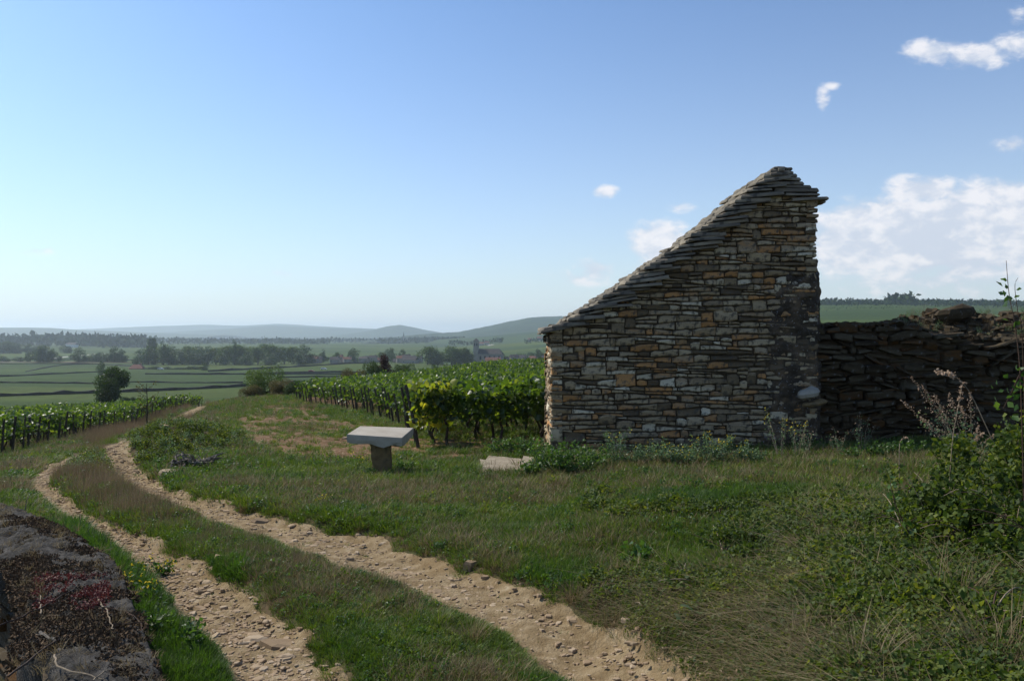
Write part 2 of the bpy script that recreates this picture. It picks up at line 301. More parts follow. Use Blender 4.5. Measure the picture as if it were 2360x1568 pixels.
M_step = mk('worn_beige_slab', [(0, (.20, .165, .115)), (.6, (.28, .235, .17)), (1, (.34, .29, .22))], scale=5, rough=.9, bump=(40, .5, .006), second=(9, .55, .68, (.12, .10, .07), .7))
M_pillar = mk('mossy_limestone', [(0, (.12, .08, .038)), (1, (.30, .21, .105))], scale=6, rough=.95, bump=(24, .7, .012), second=(6, .5, .62, (.05, .05, .035), .7))
M_pale = mk('pale_track_stone', [(0, (.19, .128, .072)), (.5, (.29, .205, .125)), (1, (.42, .33, .23))], 'island', 6, 4, .9, .2, bump=(40, .5, .006), mixn=.35)
M_pale_o = mk('pale_track_stone_big', [(0, (.21, .145, .085)), (.5, (.31, .225, .14)), (1, (.44, .35, .245))], 'object', 6, 4, .9, .2, bump=(40, .5, .006), mixn=.35)
M_coping = mk('grey_mortar_coping', [(0, (.022, .021, .019)), (.5, (.055, .051, .046)), (1, (.115, .107, .096))], scale=12, detail=8, rough=.97, bump=(38, 1, .022), second=(3.2, .56, .72, (.17, .155, .13), .5))
M_dirt = mk('ochre_track_dirt', [(0, (.15, .10, .048)), (.4, (.235, .168, .088)), (.75, (.32, .24, .14)), (1, (.41, .335, .225))], scale=9, detail=10, rough=.97, bump=(60, 1, .02), coords='World', second=(1.1, .5, .68, (.21, .14, .065), .6))
M_wood = mk('dead_wood', [(0, (.09, .075, .06)), (.6, (.17, .145, .115)), (1, (.28, .245, .20))], scale=14, rough=.95, bump=(30, .7, .01), stretch=(1, 1, .3))
M_stem_d = mk('dark_stem', [(0, (.035, .022, .016)), (1, (.09, .055, .035))], scale=8, rough=.7)
M_stem_p = mk('pale_dry_stem', [(0, (.17, .13, .085)), (1, (.34, .27, .19))], scale=8, rough=.8)
M_stem_g = mk('green_stem', [(0, (.06, .09, .03)), (1, (.11, .14, .05))], scale=8, rough=.7)
M_yellow = mk('yellow_petal', [(0, (.62, .44, .02)), (1, (.80, .64, .04))], scale=8, rough=.6, transl=(.3, (1.1, 1.1, 1)))
M_seed = mk('dry_seed_head', [(0, (.26, .17, .11)), (.5, (.42, .30, .21)), (1, (.60, .48, .36))], 'island', 6, 3, .8, .2, (.35, (1.2, 1.1, 1)))
M_sedum = mk('red_sedum', [(0, (.05, .018, .016)), (.6, (.13, .035, .030)), (1, (.20, .08, .05))], 'island', 8, 3, .6, .3, (.2, (1.3, .9, .9)))
M_moss = mk('brown_moss_litter', [(0, (.045, .030, .018)), (.5, (.10, .065, .038)), (1, (.19, .135, .085))], 'island', 8, 3, .9, .1)
def ground_mat():
    m = bpy.data.materials.new('ground_soil_and_fields'); m.use_nodes = True; nt = m.node_tree; N = nt.nodes; L = nt.links; N.clear()
    out = N.new('ShaderNodeOutputMaterial'); pb = N.new('ShaderNodeBsdfPrincipled'); pb.inputs['Roughness'].default_value = .97; pb.inputs['Specular IOR Level'].default_value = .1
    ge = N.new('ShaderNodeNewGeometry'); P = ge.outputs['Position']
    def noise(s, d=5, st=None):
        q = P
        if st: mp = N.new('ShaderNodeMapping'); mp.inputs['Scale'].default_value = st[0]; mp.inputs['Rotation'].default_value = (0, 0, st[1]); L.new(P, mp.inputs[0]); q = mp.outputs[0]
        a = N.new('ShaderNodeTexNoise'); a.inputs['Scale'].default_value = s; a.inputs['Detail'].default_value = d; L.new(q, a.inputs[0]); return a.outputs['Fac']
    def ramp(f, st):
        r = N.new('ShaderNodeValToRGB'); L.new(f, r.inputs[0]); e = r.color_ramp.elements
        while len(e) > 1: e.remove(e[-1])
        e[0].position = st[0][0]; e[0].color = (*st[0][1], 1)
        for p, c in st[1:]: x = e.new(p); x.color = (*c, 1)
        return r.outputs[0]
    def mix(f, a, b, t='MIX'):
        x = N.new('ShaderNodeMix'); x.data_type = 'RGBA'; x.blend_type = t
        if isinstance(f, float): x.inputs[0].default_value = f
        else: L.new(f, x.inputs[0])
        for i, q in ((6, a), (7, b)):
            if isinstance(q, tuple): x.inputs[i].default_value = (*q, 1)
            else: L.new(q, x.inputs[i])
        return x.outputs[2]
    def att(n):
        a = N.new('ShaderNodeAttribute'); a.attribute_name = n; return a.outputs['Fac']
    near = mix(ramp(noise(2.2, 6), [(.35, (0, 0, 0)), (.65, (1, 1, 1))]), ramp(noise(14, 5), [(.3, (.045, .05, .018)), (.7, (.09, .085, .035))]), ramp(noise(14, 5), [(.3, (.065, .045, .024)), (.7, (.12, .085, .048))]))
    soil = ramp(noise(11, 8), [(.3, (.085, .048, .024)), (.5, (.15, .088, .044)), (.62, (.21, .14, .078)), (.75, (.33, .26, .17))])
    vor = N.new('ShaderNodeTexVoronoi'); vor.inputs['Scale'].default_value = .0042; mp = N.new('ShaderNodeMapping'); mp.inputs['Rotation'].default_value = (0, 0, .18); mp.inputs['Scale'].default_value = (1, 2.3, 0); L.new(P, mp.inputs[0]); L.new(mp.outputs[0], vor.inputs[0])
    sepc = N.new('ShaderNodeSeparateColor'); L.new(vor.outputs['Color'], sepc.inputs[0])
    fieldc = ramp(sepc.outputs[0], [(0, (.024, .046, .006)), (.3, (.034, .060, .007)), (.6, (.043, .070, .008)), (.85, (.062, .084, .011)), (1, (.030, .052, .008))])
    fieldc = mix(.5, fieldc, ramp(noise(.9, 6, ((.35, 1.2, 1), .1)), [(.38, (.3, .32, .3)), (.62, (1.8, 1.75, 1.65))]), 'MULTIPLY')
    fieldc = mix(.45, fieldc, ramp(noise(.03, 5), [(.35, (.75, .78, .75)), (.65, (1.25, 1.22, 1.2))]), 'MULTIPLY')
    c = mix(att('soil'), near, soil); c = mix(att('far'), c, fieldc)
    L.new(c, pb.inputs['Base Color'])
    nb = noise(30, 6); bp = N.new('ShaderNodeBump'); bp.inputs['Strength'].default_value = .6; bp.inputs['Distance'].default_value = .02; L.new(nb, bp.inputs['Height']); L.new(bp.outputs[0], pb.inputs['Normal'])
    L.new(pb.outputs[0], out.inputs[0]); return m
M_ground = ground_mat()

# ------------------------------------------------------------------ ground sheet
PATCH = [(520, 955), (640, 922), (715, 925), (760, 955), (830, 975), (960, 990), (1110, 1032), (1125, 1050), (1000, 1060), (760, 1062), (620, 1052), (560, 1015)]
def in_poly(u, v, P):
    c = np.zeros(np.shape(u), bool); j = len(P)-1
    for i in range(len(P)):
        (xi, yi), (xj, yj) = P[i], P[j]
        with np.errstate(divide='ignore', invalid='ignore'):
            c ^= ((yi > v) != (yj > v)) & (u < (xj-xi)*(v-yi)/(yj-yi+1e-12)+xi)
        j = i
    return c
VL = np.array([(14.4, -1.6), (18, -2.2), (24, -3.1), (34, -6.5), (44, -10.8), (52, -14.0), (80, -14.0), (112, -9)])      # y, x of the vineyard's row ends (right block)
VLL = np.array([(19, -13.2), (24, -15.4), (34, -18.1), (50, -22.9), (85, -33.3)])                             # left block
def build_ground():
    th = np.concatenate([np.arange(-180, -42, 2.5), np.arange(-42, 42, .24), np.arange(42, 180.1, 2.5)]); th = np.radians(th)
    r = np.exp(np.concatenate([np.linspace(math.log(1.0), math.log(60), 230)[:-1], np.linspace(math.log(60), math.log(13000), 130)]))
    TH, RR = np.meshgrid(th, r); X = RR*np.sin(TH); Y = RR*np.cos(TH); Z = H(X, Y)
    V = np.stack([X, Y, Z], -1).reshape(-1, 3); a, b = X.shape
    i = np.arange(a-1)[:, None]*b+np.arange(b-1)[None]
    F = np.stack([i, i+1, i+b+1, i+b], -1).reshape(-1, 4)[:, ::-1]
    me = mesh_from('ground', V, F, True); me.materials.append(M_ground)
    u, v = uv_of(X, Y, CZ-Z); u = u.ravel(); v = v.ravel()
    x = X.ravel(); y = Y.ravel(); rr = RR.ravel()
    ju = u+(fbm(x*.8, y*.8, 3, 40)-.5)*120; jv = v+(fbm(x*.8, y*.8, 3, 41)-.5)*22
    soil = in_poly(ju, jv, PATCH).astype(float)*sstep(.22, .45, fbm(x*.7, y*.35, 4, 51))
    vx = np.interp(y, VL[:, 0], VL[:, 1]); inv = (y > 14.6) & (y < 115) & (x > vx-.6) & (x < 16) ; soil = np.maximum(soil, inv*.8*(x < 14)*(y<60))
    vx = np.interp(y, VLL[:, 0], VLL[:, 1]); inl = (y > 18) & (y < 85) & (x < vx+.4) & (x > vx-18); soil = np.maximum(soil, inl*.6)
    far_ = sstep(85, 120, rr)*(v > 0)
    for nme, d in (('soil', soil), ('far', far_)):
        at = me.attributes.new(nme, 'FLOAT', 'POINT'); at.data.foreach_set('value', np.asarray(d, dtype=np.float32))
    # near the feet: close the hole
    o = bpy.data.objects.new('ground', me); link(o); tag(o, 'rolling ground of grass, reddish soil and distant vineyard plain', kind='structure')
build_ground()

def ribbon(name, T, mat, label):
    vs = np.concatenate([np.linspace(T[0, 0], 1100, 160), np.linspace(1100, 1690, 210)[1:]]); vs = vs[(vs >= T[0, 0])]
    S = np.linspace(-1.12, 1.12, 26); V = []
    l = np.interp(vs, T[:, 0], T[:, 1]); r = np.interp(vs, T[:, 0], T[:, 2])
    for k, v in enumerate(vs):
        c = (l[k]+r[k])/2; h = (r[k]-l[k])/2
        xs, ys = [], []
        # station on the ground (base surface, smooth)
        yy = _ys
        d = base_drop((c-CU)/FPX*yy, yy); zr = (v-VH)/FPX*yy; i = np.where(zr >= d)[0]; i = i[0] if len(i) else len(yy)-1; i = max(i, 1)
        a = zr[i-1]-d[i-1]; b = zr[i]-d[i]; t = -a/(b-a) if b != a else 0; y = yy[i-1]+t*(yy[i]-yy[i-1])
        V.append([((c+s*h-CU)/FPX*y, y) for s in S])
    V = np.array(V); X, Y = V[..., 0], V[..., 1]; Z = H(X, Y)
    e = np.abs(S)[None]+(fbm(X*3, Y*3, 4, 77)-.5)*.7
    Z = Z+.022-.075*sstep(.74, 1.08, e)+(fbm(X*9, Y*9, 3, 5)-.5)*.03
    a, b = X.shape; i = np.arange(a-1)[:, None]*b+np.arange(b-1)[None]; F = np.stack([i, i+b, i+b+1, i+1], -1).reshape(-1, 4)
    Vv = np.stack([X, Y, Z], -1).reshape(-1, 3)
    o = add(name, Vv, F, mat, smooth=True); tag(o, label, kind='structure'); return o, X, Y, Z
track_l, TLX, TLY, TLZ = ribbon('dirt_wheel_track', RUT_L, M_dirt, 'stony ochre wheel rut of the farm track beside the low wall')
track_r, TRX, TRY, TRZ = ribbon('dirt_wheel_track', RUT_R, M_dirt, 'stony ochre wheel rut of the farm track below the grassy bank')
# ------------------------------------------------------------------ hills and haze
M_hill = mk('wooded_hill', [(0, (.016, .030, .018)), (.5, (.026, .046, .022)), (1, (.045, .07, .03))], scale=.012, detail=9, coords='World')
M_hillf = mk('vineyard_slope', [(0, (.026, .050, .014)), (1, (.042, .07, .018))], scale=.008, detail=9, coords='World', second=(.006, .55, .57, (.022, .045, .02), .9), stretch=(1, .5, 2))
def ridge(name, label, prof_, yb, depth, zb, mat, rough=6, seed=1, nu=160):
    """a long hill: crest line given as (u, v) at distance yb, falling to the plain in front and behind"""
    us = np.linspace(prof_[0][0], prof_[-1][0], nu); vs = np.interp(us, [p[0] for p in prof_], [p[1] for p in prof_])
    X0 = (us-CU)/FPX*yb; Zc = CZ-(vs-VH)/FPX*yb
    T = np.linspace(-1, 1, 25); V = []
    for t in T:
        y = yb+t*depth; w = np.cos(t*PI/2)**1.15; z = zb+(Zc-zb)*w+(fbm(X0/depth*3+seed, t*3+X0*0, 4, seed)-.5)*rough*(1-abs(t))*1.2+(fbm(X0/18, X0*0+t*40, 3, seed+3)-.5)*rough*.5*(w > .3)
        V.append(np.stack([X0*(y/yb)**.3, y+X0*0, z], -1))
    V = np.array(V); a, b = V.shape[:2]; i = np.arange(a-1)[:, None]*b+np.arange(b-1)[None]
    o = add(name, V.reshape(-1, 3), np.stack([i, i+1, i+b+1, i+b], -1).reshape(-1, 4), mat, smooth=True); tag(o, label, kind='structure'); return o
ridge('hills', 'faint blue hills along the far horizon', [(-1600, 762), (-600, 757), (0, 764), (200, 758), (330, 752), (480, 747), (560, 750), (650, 745), (740, 751), (850, 756), (1000, 768), (1300, 774)], 9300, 1700, -29, M_hill, 12, 2)
ridge('hills', 'long low dark ridge at the far left edge of the plain', [(-1600, 750), (-500, 752), (0, 755), (110, 755), (170, 759), (330, 766), (520, 772)], 5600, 700, -30, M_hill, 8, 4)
ridge('hills', 'hazy blue hills in the middle of the horizon', [(300, 770), (440, 762), (540, 757), (620, 750), (680, 751), (760, 755), (850, 757), (930, 762), (990, 768), (1060, 775)], 7200, 900, -30, M_hill, 8, 6)
ridge('hills', 'single blue cone shaped hill left of the wooded slope', [(780, 772), (850, 762), (895, 751), (922, 748), (950, 753), (985, 761), (1040, 770), (1100, 776)], 6000, 600, -30, M_hill, 6, 8)
ridge('hills', 'big wooded hill rising behind the church', [(900, 778), (980, 769), (1060, 764), (1120, 752), (1170, 740), (1220, 731), (1265, 729), (1330, 729), (1500, 722), (1800, 716), (2000, 735)], 3700, 1100, -26, M_hill, 9, 9)
ridge('hills', 'vineyard slope below the wooded hill', [(1010, 782), (1120, 774), (1200, 766), (1270, 761), (1400, 752), (1600, 745), (1900, 740)], 2300, 620, -30, M_hillf, 2, 11)

def haze_box():
    v = bpy.data.materials.new('valley_haze'); v.use_nodes = True; nt = v.node_tree; nt.nodes.clear()
    o = nt.nodes.new('ShaderNodeOutputMaterial'); p = nt.nodes.new('ShaderNodeVolumePrincipled')
    p.inputs['Color'].default_value = (.78, .90, 1, 1); p.inputs['Density'].default_value = 1.25e-4; p.inputs['Anisotropy'].default_value = .45
    nt.links.new(p.outputs[0], o.inputs['Volume'])
    b = MB(); b.box(-13500, -13500, -60, 13500, 13500, 150); h = b.build('haze', v); tag(h, 'pale blue summer haze lying over the whole valley', kind='stuff')
haze_box()

# ------------------------------------------------------------------ leaf makers
def rot_frames(n, up=0.0, flat=0.0):
    nn = rng.normal(size=(n, 3)); nn[:, 2] = nn[:, 2]*(1-flat)+up; nn /= np.linalg.norm(nn, axis=1)[:, None]+1e-9
    t = rng.normal(size=(n, 3)); t -= (t*nn).sum(1)[:, None]*nn; t /= np.linalg.norm(t, axis=1)[:, None]+1e-9
    return t, np.cross(nn, t), nn
KITE = (np.array([(0, 0, 0), (.36, .45, .10), (0, 1, 0), (-.36, .45, .10)]), np.array([(0, 1, 2), (0, 2, 3)]))
QUAD = (np.array([(-.5, 0, 0), (.5, 0, 0), (.5, 1, .15), (-.5, 1, .1)]), np.array([(0, 1, 2), (0, 2, 3)]))
VINE = (np.array([(0, .12, 0), (.30, 0, .06), (.56, .38, .14), (.36, .80, .10), (0, 1, -.02), (-.36, .80, .10), (-.56, .38, .14), (-.30, 0, .06)]), np.array([(0, 1, 2), (0, 2, 3), (0, 3, 4), (0, 4, 5), (0, 5, 6), (0, 6, 7)]))
def leaves(P, size, shape=KITE, up=.3, flat=0.0, frames=None):
    P = np.asarray(P); n = len(P); t, b, nn = frames if frames is not None else rot_frames(n, up, flat)
    s = size*(0.65+.7*rng.random(n)) if np.isscalar(size) else size
    v, f = shape
    V = P[:, None]+s[:, None, None]*(v[None, :, 0:1]*b[:, None]+v[None, :, 1:2]*t[:, None]+v[None, :, 2:3]*nn[:, None])
    F = f[None]+(np.arange(n)*len(v))[:, None, None]
    return V.reshape(-1, 3), F.reshape(-1, 3)
def merge(parts):
    Vs, Fs, b = [], [], 0
    for V, F in parts: Vs.append(V); Fs.append(F+b); b += len(V)
    return np.concatenate(Vs), np.concatenate(Fs)
def blob_pts(blobs, n, shell=.55):
    """points through the outer part of a set of ellipsoids (cx,cy,cz,rx,ry,rz)"""
    B = np.array(blobs); w = (B[:, 3]*B[:, 4]*B[:, 5])**(2/3); w /= w.sum(); k = rng.choice(len(B), n, p=w)
    d = rng.normal(size=(n, 3)); d /= np.linalg.norm(d, axis=1)[:, None]; r = shell+(1-shell)*rng.random(n)**.6; r *= 1+.05*rng.normal(size=n)
    return B[k, :3]+d*B[k, 3:]*r[:, None]

# ------------------------------------------------------------------ tree builder (prototypes are the first tree of each kind)
def crown_blobs(kind, h, w):
    o = []
    if kind == 'round':
        for k in range(22):
            a = rnd.random()*6.28; q = rnd.random()**.5; z = .14+.72*rnd.random(); rr = .5*math.sin(PI*min(1, (z+.06)/1.0))**.6*q
            s = .16+.10*rnd.random(); o.append((w*rr*math.cos(a), w*rr*math.sin(a), h*z, w*s, w*s, h*s*.85))
    elif kind == 'poplar':
        for k in range(16):
            z = .12+.8*k/15; a = rnd.random()*6.28; s = .5*math.sin(PI*min(1, z*.92+.06))**.5; o.append((w*.12*math.cos(a), w*.12*math.sin(a), h*z, w*s*.7, w*s*.7, h*.10))
    elif kind == 'conifer':
        for k in range(18):
            z = .14+.8*k/17; s = .5*(1.05-z)**.8; a = rnd.random()*6.28; o.append((w*.12*math.cos(a), w*.12*math.sin(a), h*z, w*s, w*s, h*.05))
    elif kind == 'bush':
        for k in range(16):
            a = rnd.random()*6.28; q = rnd.random()**.5*.38; z = .15+.5*rnd.random()*(1-q); s = .12+.12*rnd.random(); o.append((w*q*1.1*math.cos(a), w*q*1.1*math.sin(a), h*z, w*s, w*s, h*s*1.2))
    return o
def tree_meshes(kind, h, w, n, ls, mat):
    bl = crown_blobs(kind, h, w); P = blob_pts(bl, n, .35 if kind != 'bush' else .6)
    if kind == 'bush': P[:, 2] = np.maximum(P[:, 2], .03*h)
    P -= [(P[:, 0].min()+P[:, 0].max())/2, (P[:, 1].min()+P[:, 1].max())/2, 0]
    q = np.percentile(np.abs(P[:, 0]), 97); P[:, :2] *= w/2/q; P[:, 2] = P[:, 2]*h/np.percentile(P[:, 2], 98)
    V, F = leaves(P, ls, KITE if kind != 'far' else QUAD, .35)
    cm = mesh_from('crown', V, F); cm.materials.append(mat)
    t = MB(); th = h*(.32 if kind == 'round' else .9 if kind in ('poplar', 'conifer') else .2); r0 = h*.028
    t.tube([(0, 0, -h*.04), (0, 0, th*.25), (h*.01, 0, th*.6), (h*.012, h*.01, th)], [r0*1.4, r0, r0*.8, r0*.5 if kind == 'round' else r0*.2], 7)
    if kind in ('round', 'bush'):
        for b in bl[:7]:
            z0 = th*(.6+.4*rnd.random()); t.tube([(h*.01, 0, z0), (b[0]*.35, b[1]*.35, (z0+b[2]*.8)/2+.02*h), (b[0]*.8, b[1]*.8, b[2]*.85)], [r0*.55, r0*.35, r0*.12], 5)
    tm = mesh_from('trunk', t.v, t.f); tm.materials.append(M_bark); return cm, tm
KINDS_ = {}
def tree(kindkey, u, vb, vt, wpx, y, label, group=None, name='broadleaf_tree', cat='tree', world=None, hz=None):
    """u, foot v, top v and width in the photo at distance y"""
    cm, tm, h0, w0 = KINDS_[kindkey]
    x = PX(u, y) if world is None else world[0]; z = H1(x, y); h = (CZ-(vt-VH)/FPX*y)-z if hz is None else hz; h = max(h, .5); w = wpx/FPX*y
    e = empty(name, (x, y, z-.02*h), rnd.random()*6.28); e.scale = (w/w0, w/w0, h/h0)
    tag(e, label, cat, group)
    link(bpy.data.objects.new('crown', cm), e); link(bpy.data.objects.new('trunk', tm), e); return e
for k, (kind, h, w, n, ls, m) in {
    'oakA': ('round', 10, 8, 2600, .55, M_tree), 'oakB': ('round', 10, 8, 2600, .55, M_tree_pale), 'oakC': ('round', 10, 8, 2200, .6, M_tree), 'oakD': ('round', 10, 8, 2200, .6, M_tree_pale),
    'lone': ('round', 10, 9, 9000, .50, M_tree), 'copper': ('round', 10, 9, 7000, .42, M_copper), 'poplar': ('poplar', 10, 2.2, 1600, .40, M_tree), 'conifer': ('conifer', 10, 5, 2200, .42, M_tree),
    'bushA': ('bush', 3, 4, 9500, .13, M_scrub), 'bushB': ('bush', 3, 4, 10000, .13, M_tree), 'bushC': ('bush', 3, 4, 9500, .13, M_tree_pale)}.items():
    KINDS_[k] = (*tree_meshes(kind, h, w, n, ls, m), h, w)

# near / middle trees and bushes
ORD = 'first second third fourth fifth sixth seventh eighth ninth tenth eleventh twelfth thirteenth fourteenth fifteenth sixteenth seventeenth eighteenth nineteenth twentieth'.split()
ORD += ['twenty '+w for w in ORD[:9]]+['thirtieth']
_seen = {}
def T(*a, **k): return tree(*a, **k)
def renumber(group, fmt):               # counted from the left end, as one would point them out
    os_ = sorted([o for o in sc.objects if o.get('group') == group], key=lambda o: o.location.x/max(o.location.y, 1))
    for i, o in enumerate(os_): o['label'] = fmt % ORD[i]
T('lone', 257, 938, 851, 68, 128, 'large dark bushy tree standing alone behind the left vine rows', cat='tree')
T('bushB', 296, 935, 915, 34, 126, 'small green shrub at the foot of the lone dark tree', name='shrub', cat='shrub')
T('copper', 886, 862, 822, 50, 92, 'dark copper leaved tree rising above the vineyard edge', name='copper_tree')
T('bushB', 932, 866, 840, 46, 90, 'rounded dark green shrub right of the copper tree', name='shrub', cat='shrub')
T('bushB', 862, 868, 836, 46, 90, 'green shrub against the left side of the copper tree', name='shrub', cat='shrub')
T('bushA', 815, 872, 852, 62, 88, 'low brownish shrub at the left end of the copper tree clump', name='shrub', cat='shrub')
T('bushC', 613, 912, 849, 74, 62, 'bright topped bush at the end of the field beside the track', name='bush', cat='bush')
T('bushA', 650, 914, 876, 62, 60, 'brownish bush between the bright topped bush and the vines', name='bush', cat='bush')
T('bushA', 580, 912, 888, 50, 60, 'dry brown scrub left of the bright topped bush', name='bush', cat='bush')
T('bushB', 676, 915, 880, 40, 59, 'dark scrub touching the first vine rows', name='bush', cat='bush')
T('bushB', 1003, 872, 841, 17, 380, 'small round dark bush in the fields left of the church', name='bush', cat='bush')
T('oakA', 234, 868, 835, 19, 400, 'small slender tree behind the lone dark tree', cat='tree')
T('oakA', 472, 862, 836, 17, 560, 'small tree at the right end of the hedge by the pink house')
for i, (u, vt) in enumerate([(343, 845), (358, 843), (372, 847), (386, 844), (400, 848), (413, 846), (427, 846), (441, 843), (455, 844)]):
    T('bushB' if i % 3 else 'oakA', u, 862, vt, 19, 585, 'low dark tree in the hedge row right of the pink house', 'hedge trees by the pink house', name='hedge_tree')
# the long treeline
for i, (u, vt, w, k) in enumerate([(325, 806, 26, 'oakA'), (343, 800, 34, 'oakC'), (358, 812, 22, 'oakA'), (374, 797, 34, 'oakB'), (398, 800, 34, 'oakA'), (418, 808, 26, 'oakC'), (436, 798, 34, 'oakD'), (458, 800, 34, 'oakA'),
        (478, 800, 26, 'oakA'), (497, 802, 32, 'oakD'), (518, 798, 34, 'oakB'), (540, 800, 34, 'oakA'), (556, 796, 34, 'oakB'), (576, 801, 34, 'oakD'), (594, 800, 34, 'oakB'), (612, 793, 38, 'oakD'), (634, 798, 34, 'oakB'), (655, 800, 34, 'oakD'),
        (676, 800, 34, 'oakB'), (700, 797, 38, 'oakA'), (388, 815, 26, 'oakC'), (447, 815, 28, 'oakC'), (507, 815, 28, 'oakC'), (566, 816, 28, 'oakA'), (625, 815, 28, 'oakA'), (688, 814, 28, 'oakC')]):
    T(k, u, 840, vt, w*1.15, 760-(i >= 20)*25+rnd.uniform(-12, 12), 'tall leafy tree in the long treeline left of the village', 'trees of the long treeline')
for u, vt, w, lb in [(345, 776, 7, 'leftmost of the three thin poplars above the long treeline'), (351, 779, 6, 'middle one of the three thin poplars above the long treeline'), (357, 775, 7, 'tallest of the three thin poplars above the long treeline')]:
    T('poplar', u, 838, vt, w*1.4, 900, lb, name='poplar')
T('conifer', 377, 838, 791, 22, 740, 'dark pointed conifer in the left half of the long treeline', name='conifer'); T('conifer', 541, 838, 786, 16, 740, 'dark ragged conifer topping the middle of the long treeline', name='conifer')
# left groups
for i, (u, vt, w) in enumerate([(92, 799, 24), (106, 798, 28), (120, 805, 16), (70, 812, 16), (182, 803, 26), (198, 820, 12), (214, 816, 20), (232, 812, 18), (248, 814, 24), (267, 800, 20), (280, 806, 18), (42, 822, 18), (4, 820, 22), (138, 820, 14), (258, 818, 22)]):
    T(('oakA', 'oakC')[i % 2], u, 830, vt, w*1.25, 800, 'dark tree in the broken clumps above the ploughed strip', 'trees above the ploughed strip')
for i, (u, vt, w) in enumerate([(8, 789, 26), (22, 787, 24), (34, 790, 22), (48, 794, 24), (0, 793, 26), (70, 793, 18), (84, 797, 18), (98, 796, 16), (148, 796, 14), (158, 798, 12)]):
    T(('oakA', 'oakC')[i % 2], u, 811, vt, w*1.3, 1220, 'small blue dark tree of the wood at the far left', 'trees of the far left wood')
# grove by the church
for i, (u, vt, w, k) in enumerate([(985, 799, 40, 'oakB'), (1000, 806, 34, 'oakA'), (1020, 812, 30, 'oakC'), (1040, 799, 38, 'oakD'), (1055, 806, 34, 'oakA'), (1066, 802, 36, 'oakB'), (1078, 815, 28, 'oakC')]):
    T(k, u, 842, vt, w*1.1, 730, 'massive rounded tree in the grove between the village and the church', 'trees of the church grove')
for i, (u, vt, w) in enumerate([(893, 806, 20), (901, 803, 18), (880, 812, 18), (815, 804, 24), (808, 808, 14), (775, 812, 14), (905, 812, 14), (1160, 815, 20), (1196, 815, 16), (1220, 812, 22), (1236, 805, 18), (1250, 812, 16), (1262, 814, 18), (1180, 818, 16), (755, 822, 14), (740, 814, 14), (926, 806, 14)]):
    T(('oakA', 'oakC', 'oakB')[i % 3], u, 838, vt, w*1.15, 820+rnd.uniform(-15, 40), 'village tree among the stone houses', 'trees among the village houses')
T('conifer', 746, 832, 806, 12, 830, 'small pointed conifer at the left end of the village', name='conifer'); T('conifer', 1087, 838, 812, 12, 800, 'narrow conifer left of the church tower', name='conifer')
# far woods of the plain: nobody could count these trees
M_wood_far = mk('far_woodland', [(0, (.016, .032, .013)), (1, (.038, .062, .020))], 'island', .02, 3, 1, 0, transl=None, coords='World')
def woods(name, label, bands):
    parts = []
    for (u0, u1, v, hpx, y, n) in bands:
        u = rng.uniform(u0, u1, n); yy = y*(1+.04*rng.normal(size=n)); x = (u-CU)/FPX*yy
        prof = .35+.65*fbm(x/(y*.022), yy*0+v, 3, int(v)); hh = hpx/FPX*y*prof*1.25; ze = np.interp([0], [0], [0])[0]
        z = H(x, yy)+hh*rng.random(n)**.6; s = np.full(n, hpx/FPX*y*.42)*(.5+rng.random(n))
        parts.append(leaves(np.stack([x, yy, z], -1), s, KITE, .3))
    V, F = merge(parts); tag(add(name, V, F, M_wood_far), label, kind='stuff')
woods('far_woods', 'blue grey woods and hedges crossing the distant plain', [(-300, 330, 790, 24, 1900, 3600), (150, 215, 788, 14, 1880, 300), (225, 335, 790, 22, 1850, 900), (0, 760, 778, 9, 3200, 3800), (-400, 1000, 774, 6, 4600, 4200), (330, 760, 786, 12, 2300, 1600), (735, 1000, 780, 10, 3000, 1500),
       (870, 1070, 777, 11, 2700, 2200), (-900, 0, 785, 18, 2200, 2000), (1035, 1160, 783, 11, 1900, 600), (1210, 1262, 778, 8, 1700, 300), (560, 720, 784, 9, 2500, 900), (1000, 1265, 772, 6, 2600, 700)])
woods('hilltop_woods', 'dark wood along the crest of the hill behind the right wall', [(1860, 2600, 705, 12, 1380, 9000), (1860, 2600, 705, 7, 1340, 5000), (2040, 2110, 700, 24, 1370, 500), (1900, 1960, 702, 12, 1370, 160), (1880, 2500, 715, 9, 1180, 900), (1880, 2080, 722, 5, 1000, 260), (2600, 4000, 705, 12, 1380, 1500), (2090, 2250, 716, 5, 1100, 200), (1400, 1860, 705, 12, 1380, 1200)])

